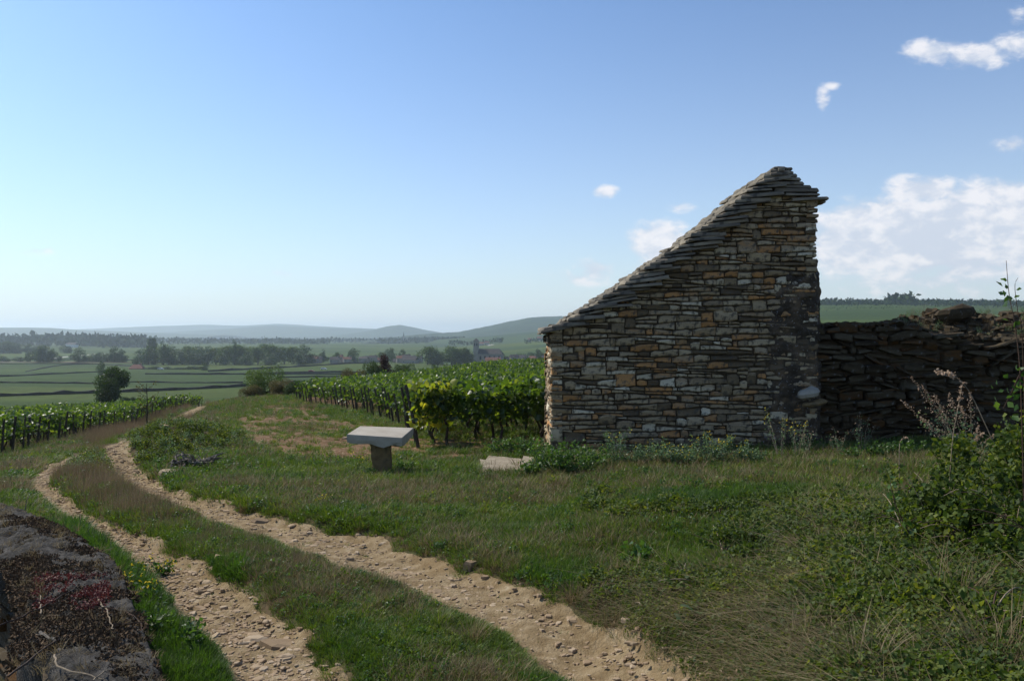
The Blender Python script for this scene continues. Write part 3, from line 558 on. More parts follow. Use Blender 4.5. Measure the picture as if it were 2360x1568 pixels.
# ------------------------------------------------------------------ field walls, tracks, ploughed strip
M_fwall = mk('shaded_field_wall', [(0, (.035, .032, .028)), (1, (.075, .07, .06))], scale=.6, detail=6, rough=.95, coords='World')  # dark tone stands for the shaded side of walls and row edges
M_plough = mk('ploughed_soil', [(0, (.075, .045, .035)), (1, (.11, .07, .052))], scale=.2, detail=6, coords='World')
M_froad = mk('white_farm_road', [(0, (.34, .31, .26)), (1, (.46, .43, .37))], scale=.3, detail=4, coords='World')
def line_pts(pts, step=26, ymin=100):
    o = []
    for (a, b), (c, d) in zip(pts[:-1], pts[1:]):
        m = max(1, int(abs(c-a)/step))
        for i in range(m): o.append(G(a+(c-a)*i/m, b+(d-b)*i/m, ymin))
    o.append(G(*pts[-1], ymin)); return o
def bank(name, label, cat, pts, h, w, mat, group=None, kind=None, ymin=100):
    P = line_pts(pts, ymin=ymin); m = MB(); n = len(P)
    for i, (x, y, z) in enumerate(P):
        a = P[max(i-1, 0)]; b = P[min(i+1, n-1)]; dx, dy = b[0]-a[0], b[1]-a[1]; l = math.hypot(dx, dy) or 1; nx, ny = -dy/l*w/2, dx/l*w/2
        hh = h*(.6+.7*rnd.random()); m.v += [(x-nx, y-ny, z-.6), (x-nx*.8, y-ny*.8, z+hh), (x+nx*.8, y+ny*.8, z+hh*1.02), (x+nx, y+ny, z-.6)]
    for i in range(n-1):
        for j in range(3): m.f.append((i*4+j, i*4+4+j, i*4+5+j, i*4+1+j))
    m.f += [(0, 1, 2, 3), tuple((n-1)*4+j for j in (3, 2, 1, 0))]
    o = m.build(name, mat); tag(o, label, cat, group, kind); return o
for lb, h, pts in [
    ('thick dark field wall running behind the lone dark tree', 1.05, [(-200, 922), (0, 913), (120, 909), (250, 905), (400, 899), (520, 893), (620, 885), (700, 880)]),
    ('thin dark field wall, second above the thick one, at the left edge', .7, [(-150, 881), (60, 882), (232, 884)]),
    ('dark field wall left of the small slender tree', .9, [(-150, 871), (20, 867), (120, 862), (200, 858), (240, 856)]),
    ('slanting dark field wall in the left fields', .8, [(60, 856), (100, 848), (135, 842), (165, 840), (232, 838)]),
    ('faint field wall right of the lone dark tree', .7, [(296, 880), (420, 882), (560, 882)]),
    ('dark field wall below the pink house hedge', 1.2, [(335, 862), (480, 863), (590, 862), (700, 859), (840, 858)]),
    ('dark field wall leading from the hedge tree toward the village', 1.6, [(480, 856), (560, 852), (640, 848), (720, 843), (800, 838), (860, 836)]),
    ('dark field wall right of the brownish bush', .9, [(640, 870), (760, 868), (835, 867)]),
    ('dark curved field wall behind the vineyard crest', 1.4, [(985, 868), (1020, 858), (1060, 853), (1130, 848), (1200, 843)]),
    ('dark field wall across the fields left of the village', 1.3, [(560, 863), (690, 862), (850, 864)]),
    ('dark field wall above the ploughed strip', 1.4, [(-150, 829), (100, 829), (320, 830)]),
    ('dark field wall between the two left green fields', 1.0, [(-150, 839), (60, 838), (200, 838), (330, 845)])]:
    bank('field_wall', lb, 'wall', pts, h*.88, 1.0, M_fwall, 'low walls between the valley fields')
bank('ploughed_field', 'dark reddish ploughed strip crossing the left plain', None, [(-250, 834), (100, 834), (320, 835), (400, 833)], .25, 24, M_plough, kind='structure')
bank('white_road', 'pale farm road crossing the left plain', None, [(122, 826), (150, 822), (180, 819), (230, 815), (275, 813)], .2, 7, M_froad, kind='structure')
bank('white_road', 'pale bend of road climbing behind the church tower', None, [(1128, 796), (1136, 792), (1146, 788)], .3, 14, M_froad, kind='structure')

# ------------------------------------------------------------------ village
M_wallp = mk('pale_render_wall', [(0, (.22, .20, .17)), (1, (.36, .33, .29))], 'object', .3, 4, mixn=.6, coords='World')
M_pink = mk('pinkish_stone_wall', [(0, (.30, .20, .165)), (1, (.40, .28, .23))], scale=.4)
M_roof_r = mk('red_tile_roof', [(0, (.12, .055, .04)), (1, (.22, .11, .08))], 'object', .6, 4, mixn=.6, coords='World')
M_roof_g = mk('dark_tile_roof', [(0, (.045, .042, .042)), (1, (.10, .085, .08))], 'object', .6, 4, mixn=.6, coords='World')
M_glass = mk('dark_window', [(0, (.02, .022, .03)), (1, (.04, .045, .055))], scale=2, rough=.25, spec=.5)
M_white = mk('white_paint', [(0, (.6, .6, .58)), (1, (.75, .75, .73))], scale=2, rough=.6)
def gable(w, d, h, rh, ov=.35):
    m = MB(); t = .25
    m.add([(-w/2-ov, -d/2-ov, h-.1), (w/2+ov, -d/2-ov, h-.1), (w/2+ov, d/2+ov, h-.1), (-w/2-ov, d/2+ov, h-.1), (-w/2-ov, 0, h+rh), (w/2+ov, 0, h+rh)], [(0, 1, 5, 4), (2, 3, 4, 5), (0, 4, 3), (1, 2, 5), (3, 2, 1, 0)]); return m
def house(u, vb, wpx, hpx, y, label, roof='r', wall=None, name='village_house', rz=0, nwin=3, group=None, rows=2, hip=False, chim=1):
    x = PX(u, y); w = wpx/FPX*y; h = hpx/FPX*y*.74; rh = hpx/FPX*y*.46; d = w*.7; z = PZ(vb, y); zg = H1(x, y); z = min(z, zg+1) if zg < z else z
    e = empty(name, (x, y, z), rz); tag(e, label, 'house', group)
    m = MB(); m.box(-w/2, -d/2, -6, w/2, d/2, h); wl = m.build('wall', wall or M_wallp, e)
    M_ = M_roof_r if roof == 'r' else M_roof_g
    rf = gable(w, d, h, rh).build('roof', M_, e)
    if hip:
        for v in rf.data.vertices[4:]: v.co.x *= .55
    if chim: c = MB(); c.box(w*.25, -.5, h+rh*.4, w*.25+.9, .5, h+rh+1.0); c.build('chimney', wall or M_wallp, rf)
    for r in range(rows):
        for i in range(nwin):
            wx = -w/2+w*(i+.5)/nwin; ww = w*.13/nwin*3*.5; zz = h*(.28+.42*r)/(1 if rows > 1 else .8); hh = h*.18
            f = MB(); f.box(wx-ww/2, -d/2-.06, zz-hh/2, wx+ww/2, -d/2+.05, zz+hh/2); fr = f.build('window', M_white if i % 2 else (wall or M_wallp), wl)
            p = MB(); p.box(wx-ww*.4, -d/2-.09, zz-hh*.4, wx+ww*.4, -d/2-.05, zz+hh*.4); q = p.build('pane', M_glass, e); q.parent = wl
    return e
house(316, 862, 30, 19, 590, 'pink stone house with red roof standing alone in the fields', wall=M_pink, name='field_house', nwin=3, hip=True, rz=.12)
vill = [(719, 836, 26, 14, 'r'), (733, 836, 18, 12, 'g'), (772, 838, 22, 14, 'g'), (782, 832, 16, 13, 'r'), (800, 833, 18, 10, 'r'), (792, 838, 14, 9, 'g'), (838, 828, 20, 9, 'g'), (846, 834, 18, 12, 'g'), (860, 832, 18, 12, 'g'), (874, 838, 22, 13, 'r'), (884, 830, 16, 10, 'g'),
        (914, 840, 16, 12, 'g'), (925, 832, 22, 12, 'r'), (936, 830, 18, 13, 'g'), (957, 834, 16, 12, 'g'), (966, 830, 14, 11, 'g'), (945, 843, 34, 20, 'g'), (1172, 836, 16, 12, 'g'), (1184, 832, 18, 14, 'g'), (1203, 834, 18, 14, 'g'), (1214, 836, 14, 12, 'g'), (1228, 834, 16, 12, 'r'), (1190, 840, 14, 9, 'g'), (1255, 832, 14, 11, 'g')]
lbs = ['long low house with a red roof at the left end of the village', 'small grey roofed house behind the long red roofed one', 'grey roofed house left of the small conifer gap', 'narrow tall red roofed house beside the round village tree', 'low red roofed house left of the round village tree', 'small grey lean house in front of the narrow tall one',
       'low dark roofed house right of the round village tree', 'dark roofed house in the front row right of the round village tree', 'middle dark roofed house of the front village row', 'wide red roofed house just left of the copper tree', 'small dark roofed house above the wide red roofed one',
       'small house touching the left side of the big two storey house', 'red roofed house behind the big two storey house', 'taller dark roofed house behind the big two storey house', 'dark roofed house beside the church grove', 'small dark roofed house highest beside the church grove', 'big pale two storey house with grey roof in front of the village',
       'grey house directly right of the church', 'taller steep roofed house right of the church', 'steep grey roofed house in the middle right of the church', 'small grey house beside the steep roofed ones', 'red roofed house between the trees near the hut eave', 'low grey house below the steep roofed ones', 'grey roofed house nearest the stone hut eave']
for (u, v, w, h, r), lb in zip(vill, lbs): house(u, v, w, h, 800+rnd.uniform(-15, 25) if w < 30 else 770, lb, r, nwin=3 if w > 18 else 2, rz=rnd.uniform(-.35, .35), group='stone houses of the village')
for i, (u, v, w, h, lb) in enumerate([(1108, 797, 14, 8, 'far red roofed house left of the bend of pale road'), (1122, 792, 10, 7, 'far small house on the bend of pale road'), (1220, 779, 9, 7, 'far white house below the wooded hill'), (1243, 780, 11, 8, 'far red roofed house near the hut eave'), (1252, 777, 9, 6, 'far small pale house near the hut eave')]):
    house(u, v, w, h, 1750, lb, 'r', nwin=2, rows=1, group='far houses on the slope', name='far_house')
for i, (u, v, w, h, lb) in enumerate([(166, 802, 22, 14, 'long pale warehouse far off in the left plain')]):
    house(u, v, w, h*.8, 1700, lb, 'g', nwin=2, rows=1, name='warehouse', chim=0, wall=M_white)
def church():
    y = 790; k = y/FPX; x = PX(1097, y); z = PZ(836, y)
    e = empty('village_church', (x, y, z), R(-8)); tag(e, 'village church with square belfry tower and long dark roofed nave', 'church')
    W_ = M_wallp
    tw, th = 11*k, 52*k
    m = MB(); m.box(-tw/2, -tw/2, -8, tw/2, tw/2, th); m.box(-tw/2-.35, -tw/2-.35, th*.68, tw/2+.35, tw/2+.35, th*.70); m.box(-tw/2-.5, -tw/2-.5, th-.9, tw/2+.5, tw/2+.5, th-.1)
    t = m.build('tower', W_, e)
    m = MB(); m.add([(-tw/2, -tw/2, th), (tw/2, -tw/2, th), (tw/2, tw/2, th), (-tw/2, tw/2, th), (0, 0, th+2.2)], [(0, 1, 4), (1, 2, 4), (2, 3, 4), (3, 0, 4)]); m.build('tower_cap', M_roof_g, t)
    for s in (-1, 1):
        m = MB(); cx = s*tw*.22; pts = [(cx-.55, th*.76), (cx+.55, th*.76), (cx+.55, th*.86)]+[(cx+.55*math.cos(a), th*.86+.55*math.sin(a)) for a in np.linspace(.3, PI-.3, 5)]+[(cx-.55, th*.86)]
        n = len(pts); m.add([(a, -tw/2-.08, b) for a, b in pts]+[(a, -tw/2+.1, b) for a, b in pts], [tuple(range(n))]+[(i, (i+1) % n, n+(i+1) % n, n+i) for i in range(n)]); m.build('belfry_opening', M_glass, t)
    L_, h, rh = 56*k, 21*k, 12*k; x0 = tw/2+.05
    m = MB(); m.box(x0, -5, -8, x0+L_, 7, h); nv = m.build('nave', W_, e)
    m = MB(); m.add([(x0, -5.5, h), (x0+L_+.4, -5.5, h), (x0+L_+.4, 7.5, h), (x0, 7.5, h), (x0, 1, h+rh), (x0+L_*.86, 1, h+rh)], [(0, 1, 5, 4), (2, 3, 4, 5), (1, 2, 5), (0, 4, 3), (3, 2, 1, 0)]); m.build('roof', M_roof_g, e)
    for i in range(5):
        cx = x0+L_*(i+.6)/5.2; m = MB(); r = .85; pts = [(cx-r, h*.38), (cx+r, h*.38), (cx+r, h*.7)]+[(cx+r*math.cos(a), h*.7+r*math.sin(a)) for a in np.linspace(.3, PI-.3, 6)]+[(cx-r, h*.7)]
        n = len(pts); m.add([(a, -5.1, b) for a, b in pts]+[(a, -4.9, b) for a, b in pts], [tuple(range(n))]+[(i, (i+1) % n, n+(i+1) % n, n+i) for i in range(n)]); m.build('arched_window', M_glass, nv)
        m = MB(); m.box(cx+L_*.085, -5.8, -6, cx+L_*.085+.8, -5.02, h*.85); m.build('buttress', W_, nv)
    m = MB(); m.box(L_*.32, -11, -8, L_*.32+9, -6, h*.42); an = m.build('side_chapel', W_, e)
    m = MB(); m.add([(L_*.30, -11.5, h*.42), (L_*.34+9, -11.5, h*.42), (L_*.34+9, -5.9, h*.42), (L_*.30, -5.9, h*.42), (L_*.32+4.5, -8.5, h*.68)], [(0, 1, 4), (1, 2, 4), (2, 3, 4), (3, 0, 4), (3, 2, 1, 0)]); m.build('chapel_roof', M_roof_g, an)
church()
house(1136, 843, 34, 17, 745, 'long pink red roofed barn in front of the church', 'r', name='barn', nwin=3, rows=1, wall=M_pink, chim=0)
def spire():
    y = 2650; k = y/FPX; x = PX(930, y); z = PZ(782, y); e = empty('far_steeple', (x, y, z)); tag(e, 'tiny pointed church spire of the far village on the plain', 'church')
    m = MB(); w = 3*k/2; m.box(-w, -w, -8, w, w, 8*k); m.box(w+.05, -w, -8, w+12*k, w, 3*k); m.build('tower', M_wallp, e)
    m = MB(); m.add([(-w, -w, 8*k), (w, -w, 8*k), (w, w, 8*k), (-w, w, 8*k), (0, 0, 19*k)], [(0, 1, 4), (1, 2, 4), (2, 3, 4), (3, 0, 4)]); m.build('spire_roof', M_roof_g, e)
spire()

renumber('trees of the long treeline', 'tall tree, %s from the left end of the long treeline')
renumber('trees above the ploughed strip', 'dark tree, %s from the left in the clumps above the ploughed strip')
renumber('trees of the far left wood', 'small blue dark tree, %s from the left in the far left wood')
renumber('trees of the church grove', 'massive rounded tree, %s from the left in the grove beside the church')
renumber('trees among the village houses', 'village tree, %s from the left among the stone houses')
renumber('hedge trees by the pink house', 'low dark tree, %s from the pink house in its hedge row')

def car(u, v, y, label, colr, rz):
    x = PX(u, y); z = H1(x, y); e = empty('parked_car', (x, y, z+.2), rz); tag(e, label, 'car'); m = MB(); prof_ = [(-2.1, .35), (2.1, .35), (2.15, .8), (1.2, .95), (.7, 1.45), (-1.3, 1.5), (-1.9, .95), (-2.15, .85)]; n = len(prof_)
    m.add([(a, -.85, c) for a, c in prof_]+[(a, .85, c) for a, c in prof_], [tuple(range(n)), tuple(reversed(range(n, 2*n)))]+[((i+1) % n, i, n+i, n+(i+1) % n) for i in range(n)]); m.build('body', mk('car_paint', [(0, colr), (1, colr)], rough=.3, spec=.5), e)
    for sx in (-1.35, 1.35):
        for sy in (-.86, .86): w = MB(); w.tube([(sx, sy-.1, .33), (sx, sy+.1, .33)], .33, 10); w.build('wheel', M_glass, e)
    for sy in (-.87, .87): w = MB(); w.add([(-1.2, sy, 1.0), (.75, sy, 1.0), (.55, sy, 1.35), (-1.1, sy, 1.38)], [(0, 1, 2, 3)]); w.build('side_window', M_glass, e)
car(717, 868, 500, 'small red car parked in the fields left of the village', (.35, .03, .03), .2); car(746, 857, 560, 'white car on the field lane below the village', (.65, .65, .65), .1); car(370, 864, 570, 'white car beside the pink house hedge', (.6, .6, .58), .0)
# ------------------------------------------------------------------ dry stone laying
def clip_poly(P, a, b):                 # keep the side left of the directed line a->b
    o = []; n = len(P)
    for i in range(n):
        p, q = P[i], P[(i+1) % n]
        sp = (b[0]-a[0])*(p[1]-a[1])-(b[1]-a[1])*(p[0]-a[0]); sq = (b[0]-a[0])*(q[1]-a[1])-(b[1]-a[1])*(q[0]-a[0])
        if sp >= 0: o.append(p)
        if (sp > 0) != (sq > 0) and abs(sp-sq) > 1e-12: t = sp/(sp-sq); o.append((p[0]+(q[0]-p[0])*t, p[1]+(q[1]-p[1])*t))
    return o
def area(P): return .5*sum(P[i][0]*P[(i+1) % len(P)][1]-P[(i+1) % len(P)][0]*P[i][1] for i in range(len(P)))
def lay(s0, s1, h0, h1, hr, lr, rd, clips=(), gap=.007, tilt=0.0, keep=None, skew=.012):
    """polygons (s, h) of coursed rubble between s0..s1 and h0..h1"""
    out = []; y = h0; k = 0; occ = []
    def wav(s, k): return .020*math.sin(s*2.3+k*1.1)+.013*math.sin(s*6.1+k*2.3)+.008*math.sin(s*13.7+k*4.1)+tilt*(s-s0)
    prev = 0
    while y < h1:
        h = rd.uniform(*hr)*(1 if rd.random() > .18 else .62); s = s0-rd.random()*.0
        while s < s1-.02:
            l = rd.uniform(*lr)*(.55 if rd.random() < .25 else 1.25 if rd.random() < .15 else 1); e = min(s+l, s1)
            if s1-e < .09: e = s1
            cover = [o for o in occ if o[0] < e-.02 and o[1] > s+.02 and o[2] == k]
            if cover:
                o = cover[0]
                if o[0]-s > .07: e = o[0]
                else: s = o[1]; continue
            tall = rd.random() < .11 and e-s < .42
            hh = h+(rd.uniform(hr[0], hr[1])*.9 if tall else 0)
            if tall: occ.append((s, e, k+1))
            b0 = lambda q: y+wav(q, k); t0 = lambda q: y+hh+wav(q, k+1)
            js, je = rd.uniform(-skew, skew), rd.uniform(-skew, skew)
            if s <= s0+1e-6: js = rd.uniform(-.03, .015)
            if e >= s1-1e-6: je = rd.uniform(-.015, .03)
            cells = [(0, 1)] if not (rd.random() < .17 and hh > .085) else [(0, .5), (.5, 1)]
            for a, b in cells:
                L0, L1 = b0(s)+(t0(s)-b0(s))*a, b0(s)+(t0(s)-b0(s))*b; R0, R1 = b0(e)+(t0(e)-b0(e))*a, b0(e)+(t0(e)-b0(e))*b
                dl, dr = rd.uniform(0, .26)*(L1-L0), rd.uniform(0, .26)*(R1-R0)
                P = [(s+js+gap, L0+gap+dl*.5), ((s*2+e)/3, (L0*2+R0)/3+gap+rd.uniform(-.004, .006)), ((s+2*e)/3, (L0+2*R0)/3+gap+rd.uniform(-.004, .006)), (e+je-gap, R0+gap+dr*.6),
                     (e+je-gap+rd.uniform(-.006, .006), R1-gap-dr), ((s+2*e)/3, (L1+2*R1)/3-gap+rd.uniform(-.007, .003)), ((2*s+e)/3, (2*L1+R1)/3-gap+rd.uniform(-.007, .003)), (s+js+gap+rd.uniform(-.006, .006), L1-gap-dl)]
                for ca, cb in clips:
                    P = clip_poly(P, ca, cb)
                    if len(P) < 3: break
                if len(P) >= 3 and area(P) > .0011 and (keep is None or keep(sum(p[0] for p in P)/len(P), sum(p[1] for p in P)/len(P))): out.append(P)
            s = e
        y += h; k += 1
    return out
def stone_geo(P, rd, depth, proud, bev=.011):
    """verts (s, h, out) and faces of one stone from its face polygon"""
    n = len(P); cx = sum(p[0] for p in P)/n; cy = sum(p[1] for p in P)/n; V = []
    tx, ty = rd.uniform(-.07, .07), rd.uniform(-.32, .26)
    dz = lambda p: proud+tx*(p[0]-cx)+ty*(p[1]-cy)
    for p in P: V.append((p[0], p[1], -depth))
    for p in P: V.append((p[0], p[1], dz(p)-bev*rd.uniform(.9, 1.9)))
    mn = min(max(p[1] for p in P)-min(p[1] for p in P), .1); bv = min(bev, mn*.22)
    for p in P:
        d = math.hypot(p[0]-cx, p[1]-cy) or 1; q = min(bv*rd.uniform(.9, 1.8)/d, .4); V.append((p[0]+(cx-p[0])*q, p[1]+(cy-p[1])*min(q*2.5, .35), dz(p)+rd.uniform(-.003, .003)))
    V.append((cx, cy, proud+rd.uniform(0, .006)))
    F = []
    for i in range(n):
        j = (i+1) % n; F += [(i, j, n+j, n+i), (n+i, n+j, 2*n+j, 2*n+i), (2*n+i, 2*n+j, 3*n)]
    return V, F
def put_stones(polys, parent, to_world, mat_o, mat_i, rd, depth=.16, proud=(-.012, .022), limit=0, name='stone'):
    """largest ones become parts of their own, the rest one joined part"""
    polys = sorted(polys, key=lambda P: -area(P)); rest = MB()
    for i, P in enumerate(polys):
        V, F = stone_geo(P, rd, depth*rd.uniform(.8, 1.1), rd.uniform(*proud)); V = [to_world(*v) for v in V]
        if i < limit:
            c = Vector(V[-1]); o = add(name, [tuple(Vector(v)-c) for v in V], F, mat_o, parent); o.location = c
        else: rest.add(V, F)
    if rest.v: tag(rest.build('small_stones', mat_i, parent), kind='stuff')

# ------------------------------------------------------------------ the stone hut
HY = 12.5; HX0, HX1 = PX(1268, HY), PX(1884, HY); HD = 1.9
gz0 = min(H1(x, HY-.1) for x in np.linspace(HX0, HX1, 9))-.22
hut = empty('stone_hut', (0, 0, 0)); tag(hut, 'small dry stone vineyard hut with steep one sided stone slab roof', 'stone hut')
SLOPE = [(1262, 757), (1300, 740), (1380, 689), (1450, 642), (1500, 606), (1562, 568), (1640, 508), (1700, 458), (1765, 406), (1792, 392)]
def slz(u): return np.interp(u, [p[0] for p in SLOPE], [p[1] for p in SLOPE])
SW = [(PX(u, HY), PZ(v, HY)) for u, v in SLOPE]
EAVE = (PX(1878, HY), PZ(452, HY)); APEX = (PX(1800, HY), PZ(392, HY))
low = .11                                # wall stones stop this far below the roof line
top = [(a, b-low) for a, b in SW]+[(APEX[0], APEX[1]-low), (EAVE[0]+.1, EAVE[1]-.04)]
def topz(x): return float(np.interp(x, [p[0] for p in top], [p[1] for p in top]))
# core
def core(x0, x1, y0, y1):
    m = MB(); xs = [x0]+[p[0] for p in top if x0 < p[0] < x1]+[x1]; n = len(xs)
    for y in (y0, y1):
        for x in xs: m.v.append((x, y, topz(x)-.03))
    for y in (y0, y1):
        for x in xs: m.v.append((x, y, gz0-.3))
    for i in range(n-1): m.f += [(i, i+1, n+i+1, n+i), (2*n+i, 2*n+i+1, i+1, i), (n+i, n+i+1, 3*n+i+1, 3*n+i)]
    m.f += [(0, n, 3*n, 2*n), (n-1, 2*n-1, 4*n-1, 3*n-1)]
    return m
hwall = core(HX0+.06, HX1-.06, HY+.05, HY+HD-.05).build('wall', M_core, hut)
def keep_front(s, h): return h < topz(s)-.01
cl = []
P_front = lay(HX0, HX1-.03, gz0, APEX[1], (.054, .112), (.15, .44), random.Random(11), keep=keep_front, gap=.0065)
rs = random.Random(12)
P2 = []
for P in P_front:                        # trim to the sloping roof line
    cx = sum(p[0] for p in P)/len(P)
    for (a, b) in zip(top[:-1], top[1:]):
        if min(p[0] for p in P) < b[0] and max(p[0] for p in P) > a[0] and b[0] > a[0]: P = clip_poly(P, b, a)
        if len(P) < 3: break
    if len(P) >= 3 and area(P) > .0010: P2.append(P)
put_stones(P2, hwall, lambda s, h, o: (s, HY-o, h), M_stone, M_stone_i, random.Random(3), limit=300)
P_left = lay(HY-.0, HY+HD, gz0, topz(HX0)+.02, (.065, .12), (.22, .6), random.Random(21), gap=.006)
P_right = lay(HY, HY+HD, gz0, topz(HX1-.1), (.065, .12), (.22, .6), random.Random(22), gap=.006)
mb = MB()
for P, fx in [(P, lambda s, h, o: (HX0-o+.012, s, h)) for P in P_left]+[(P, lambda s, h, o: (HX1+o-.012, s, h)) for P in P_right]:
    V, F = stone_geo(P, rs, .17, rs.uniform(-.012, .02)); mb.add([fx(*v) for v in V], F)
P_back = [P for P in lay(HX0, HX1, gz0, APEX[1], (.08, .14), (.25, .6), random.Random(23)) if sum(p[1] for p in P)/len(P) < topz(sum(p[0] for p in P)/len(P))-.08]
for P in P_back:
    V, F = stone_geo(P, rs, .15, rs.uniform(-.012, .02)); mb.add([(s, HY+HD+o, h) for s, h, o in V], F)
tag(mb.build('side_and_back_stones', M_stone_i, hwall), kind='stuff')
# roof of stone slabs
roof = MB()
roof_o = None
def slab_geo(rd, lx, ly, th, tip=0.0):
    """flat irregular slab, tip end at x=0, body toward +x"""
    P = [(tip*rd.uniform(.2, 1), 0), (lx*.35, -rd.uniform(0, .03)), (lx*.7, -rd.uniform(0, .02)), (lx, rd.uniform(0, .02)), (lx, ly), (lx*.5, ly+rd.uniform(-.02, .01)), (rd.uniform(0, .03), ly-rd.uniform(0, .03)), (-rd.uniform(0, .02), ly*.5)]
    n = len(P); V = [(x, y, 0) for x, y in P]+[(x+(lx/2-x)*.03-.004, y, th*rd.uniform(.45, .6)) for x, y in P]+[(x+(lx/2-x)*.05+.01, y+(ly/2-y)*.06, th*rd.uniform(.85, 1.1)) for x, y in P]+[(lx/2, ly/2, th*1.05), (lx/2, ly/2, 0)]
    F = []
    for i in range(n):
        j = (i+1) % n; F += [(i, j, n+j, n+i), (n+i, n+j, 2*n+j, 2*n+i), (2*n+i, 2*n+j, 3*n), (j, i, 3*n+1)]
    return V, F
def build_roof():
    global roof_o
    m = MB()                             # bed of the slabs
    xs = [p[0] for p in SW]+[APEX[0], EAVE[0]+.05]; zs = [p[1]-.115 for p in SW]+[APEX[1]-.10, EAVE[1]-.03]
    n = len(xs)
    for y in (HY+.03, HY+HD-.02):
        for x, z in zip(xs, zs): m.v.append((x, y, z))
        for x, z in zip(xs, zs): m.v.append((x, y, z-.12))
    for i in range(n-1): m.f += [(i, i+1, 2*n+i+1, 2*n+i), (n+i, i+n+1, 3*n+i+1, 3*n+i), (i, n+i, n+i+1, i+1), (2*n+i, 2*n+i+1, 3*n+i+1, 3*n+i)]
    roof_o = m.build('roof', M_core, hut)
    rd = random.Random(31); z = SW[0][1]-.085; k = 0
    zt = SW[-1][1]
    zz = np.array([p[1] for p in SW]); xx = np.array([p[0] for p in SW])
    while z < zt-.02:
        x = float(np.interp(z+.045, zz, xx)); 
        if z < SW[0][1]: x = SW[0][0]-.05+.02*rd.random()
        y = HY-.11+rd.uniform(-.03, .02)
        j = 0
        while y < HY+HD+.02:
            ly = rd.uniform(.34, .55) if j else rd.uniform(.38, .5); th = rd.uniform(.03, .055); lx = rd.uniform(.42, .78)
            lx = min(lx, max(.12, float(np.interp(z+.05, [EAVE[1], APEX[1]+.03], [EAVE[0]+.1, APEX[0]+.02]))-x)) if z > EAVE[1]-.1 else lx
            V, F = slab_geo(rd, lx, ly, th, .03); a = R(rd.uniform(2, 12)); b = R(rd.uniform(-3, 3))
            Mx = Matrix.Translation((x-.05+rd.uniform(-.035, .03), y, z+rd.uniform(-.012, .012)))@Matrix.Rotation(-a, 4, 'Y')@Matrix.Rotation(b, 4, 'X')@Matrix.Rotation(R(rd.uniform(-3, 3)), 4, 'Z')
            o = add('roof_slab', V, F, M_lave, roof_o); o.matrix_local = Mx
            y += ly*.97; j += 1
        z += rd.uniform(.045, .066); k += 1
    # short right slope and apex
    z = EAVE[1]-.03; i = 0; N_ = 9
    for i in range(N_):
        t = i/(N_-1); xr = EAVE[0]+(.26 if i == 0 else .14)+(APEX[0]+.10-EAVE[0]-.14)*t; z = EAVE[1]-.055+(APEX[1]+.035-EAVE[1]+.01)*t
        y = HY-.10
        while y < HY+HD:
            ly = rd.uniform(.36, .52); lx = min(rd.uniform(.55, .72), max(.15, xr-float(np.interp(z+.04, zz, xx))-.02)); V, F = slab_geo(rd, lx, ly, rd.uniform(.035, .055), .07)
            Mx = Matrix.Translation((xr+rd.uniform(-.05, .05), y+ly, z))@Matrix.Rotation(PI+R(rd.uniform(-4, 4)), 4, 'Z')@Matrix.Rotation(R(rd.uniform(-4, 5)), 4, 'Y')
            o = add('roof_slab', V, F, M_lave, roof_o); o.matrix_local = Mx; y += ly*.98
    for (ux, vv, lx) in [(1774, 396, .26), (1782, 389, .18)]:
        y = HY-.08
        while y < HY+HD:
            ly = rd.uniform(.3, .45); V, F = slab_geo(rd, lx, ly, .045, .03); o = add('roof_slab', V, F, M_lave, roof_o); o.matrix_local = Matrix.Translation((PX(ux, HY)-.03, y, PZ(vv, HY)-.02))@Matrix.Rotation(R(rd.uniform(-4, 4)), 4, 'Z'); y += ly
build_roof()
# old render clinging to the lower right of the face
def render_patch():
    nx, nz = 70, 150; x0, x1 = PX(1735, HY), HX1+.075; z0, z1 = gz0-.1, PZ(596, HY)
    X, Z = np.meshgrid(np.linspace(x0, x1, nx), np.linspace(z0, z1, nz)); U = CU+FPX*X/HY; Vv = VH+FPX*(CZ-Z)/HY
    left = np.interp(Vv, [596, 640, 700, 800, 900, 1050], [1860, 1800, 1772, 1766, 1760, 1742])+(fbm(X*9, Z*9, 4, 3)-.5)*70
    topv = 618+(fbm(X*8, Z*2, 3, 8)-.5)*40
    inside = np.minimum((U-left)/26, (Vv-topv)/16); prot = np.clip(inside, -1, 1)
    out = -.07+.083*sstep(-.6, 1, prot)+(fbm(X*7, Z*12, 5, 13)-.5)*.10*(prot > -.5)+(vnoise(X*22, Z*30, 4)-.5)*.02+.05*sstep(900, 620, Vv)*0
    edge = sstep(nx-9, nx-1, np.tile(np.arange(nx), (nz, 1)))
    Y = HY-out+edge*.10; Xr = X+(fbm(Z*5, Z*0+2, 4, 9)-.5)*.07*sstep(nx-25, nx-1, np.tile(np.arange(nx), (nz, 1)))
    V = np.stack([Xr, Y, Z], -1); Vb = V.copy(); Vb[:, -1, 1] = HY+HD*.6; V = np.concatenate([V, Vb[:, -1:]], 1); nx += 1
    i = np.arange(nz-1)[:, None]*nx+np.arange(nx-1)[None]
    add('old_render', V.reshape(-1, 3), np.stack([i, i+1, i+nx+1, i+nx], -1).reshape(-1, 4), M_render, hwall, smooth=True)
render_patch()

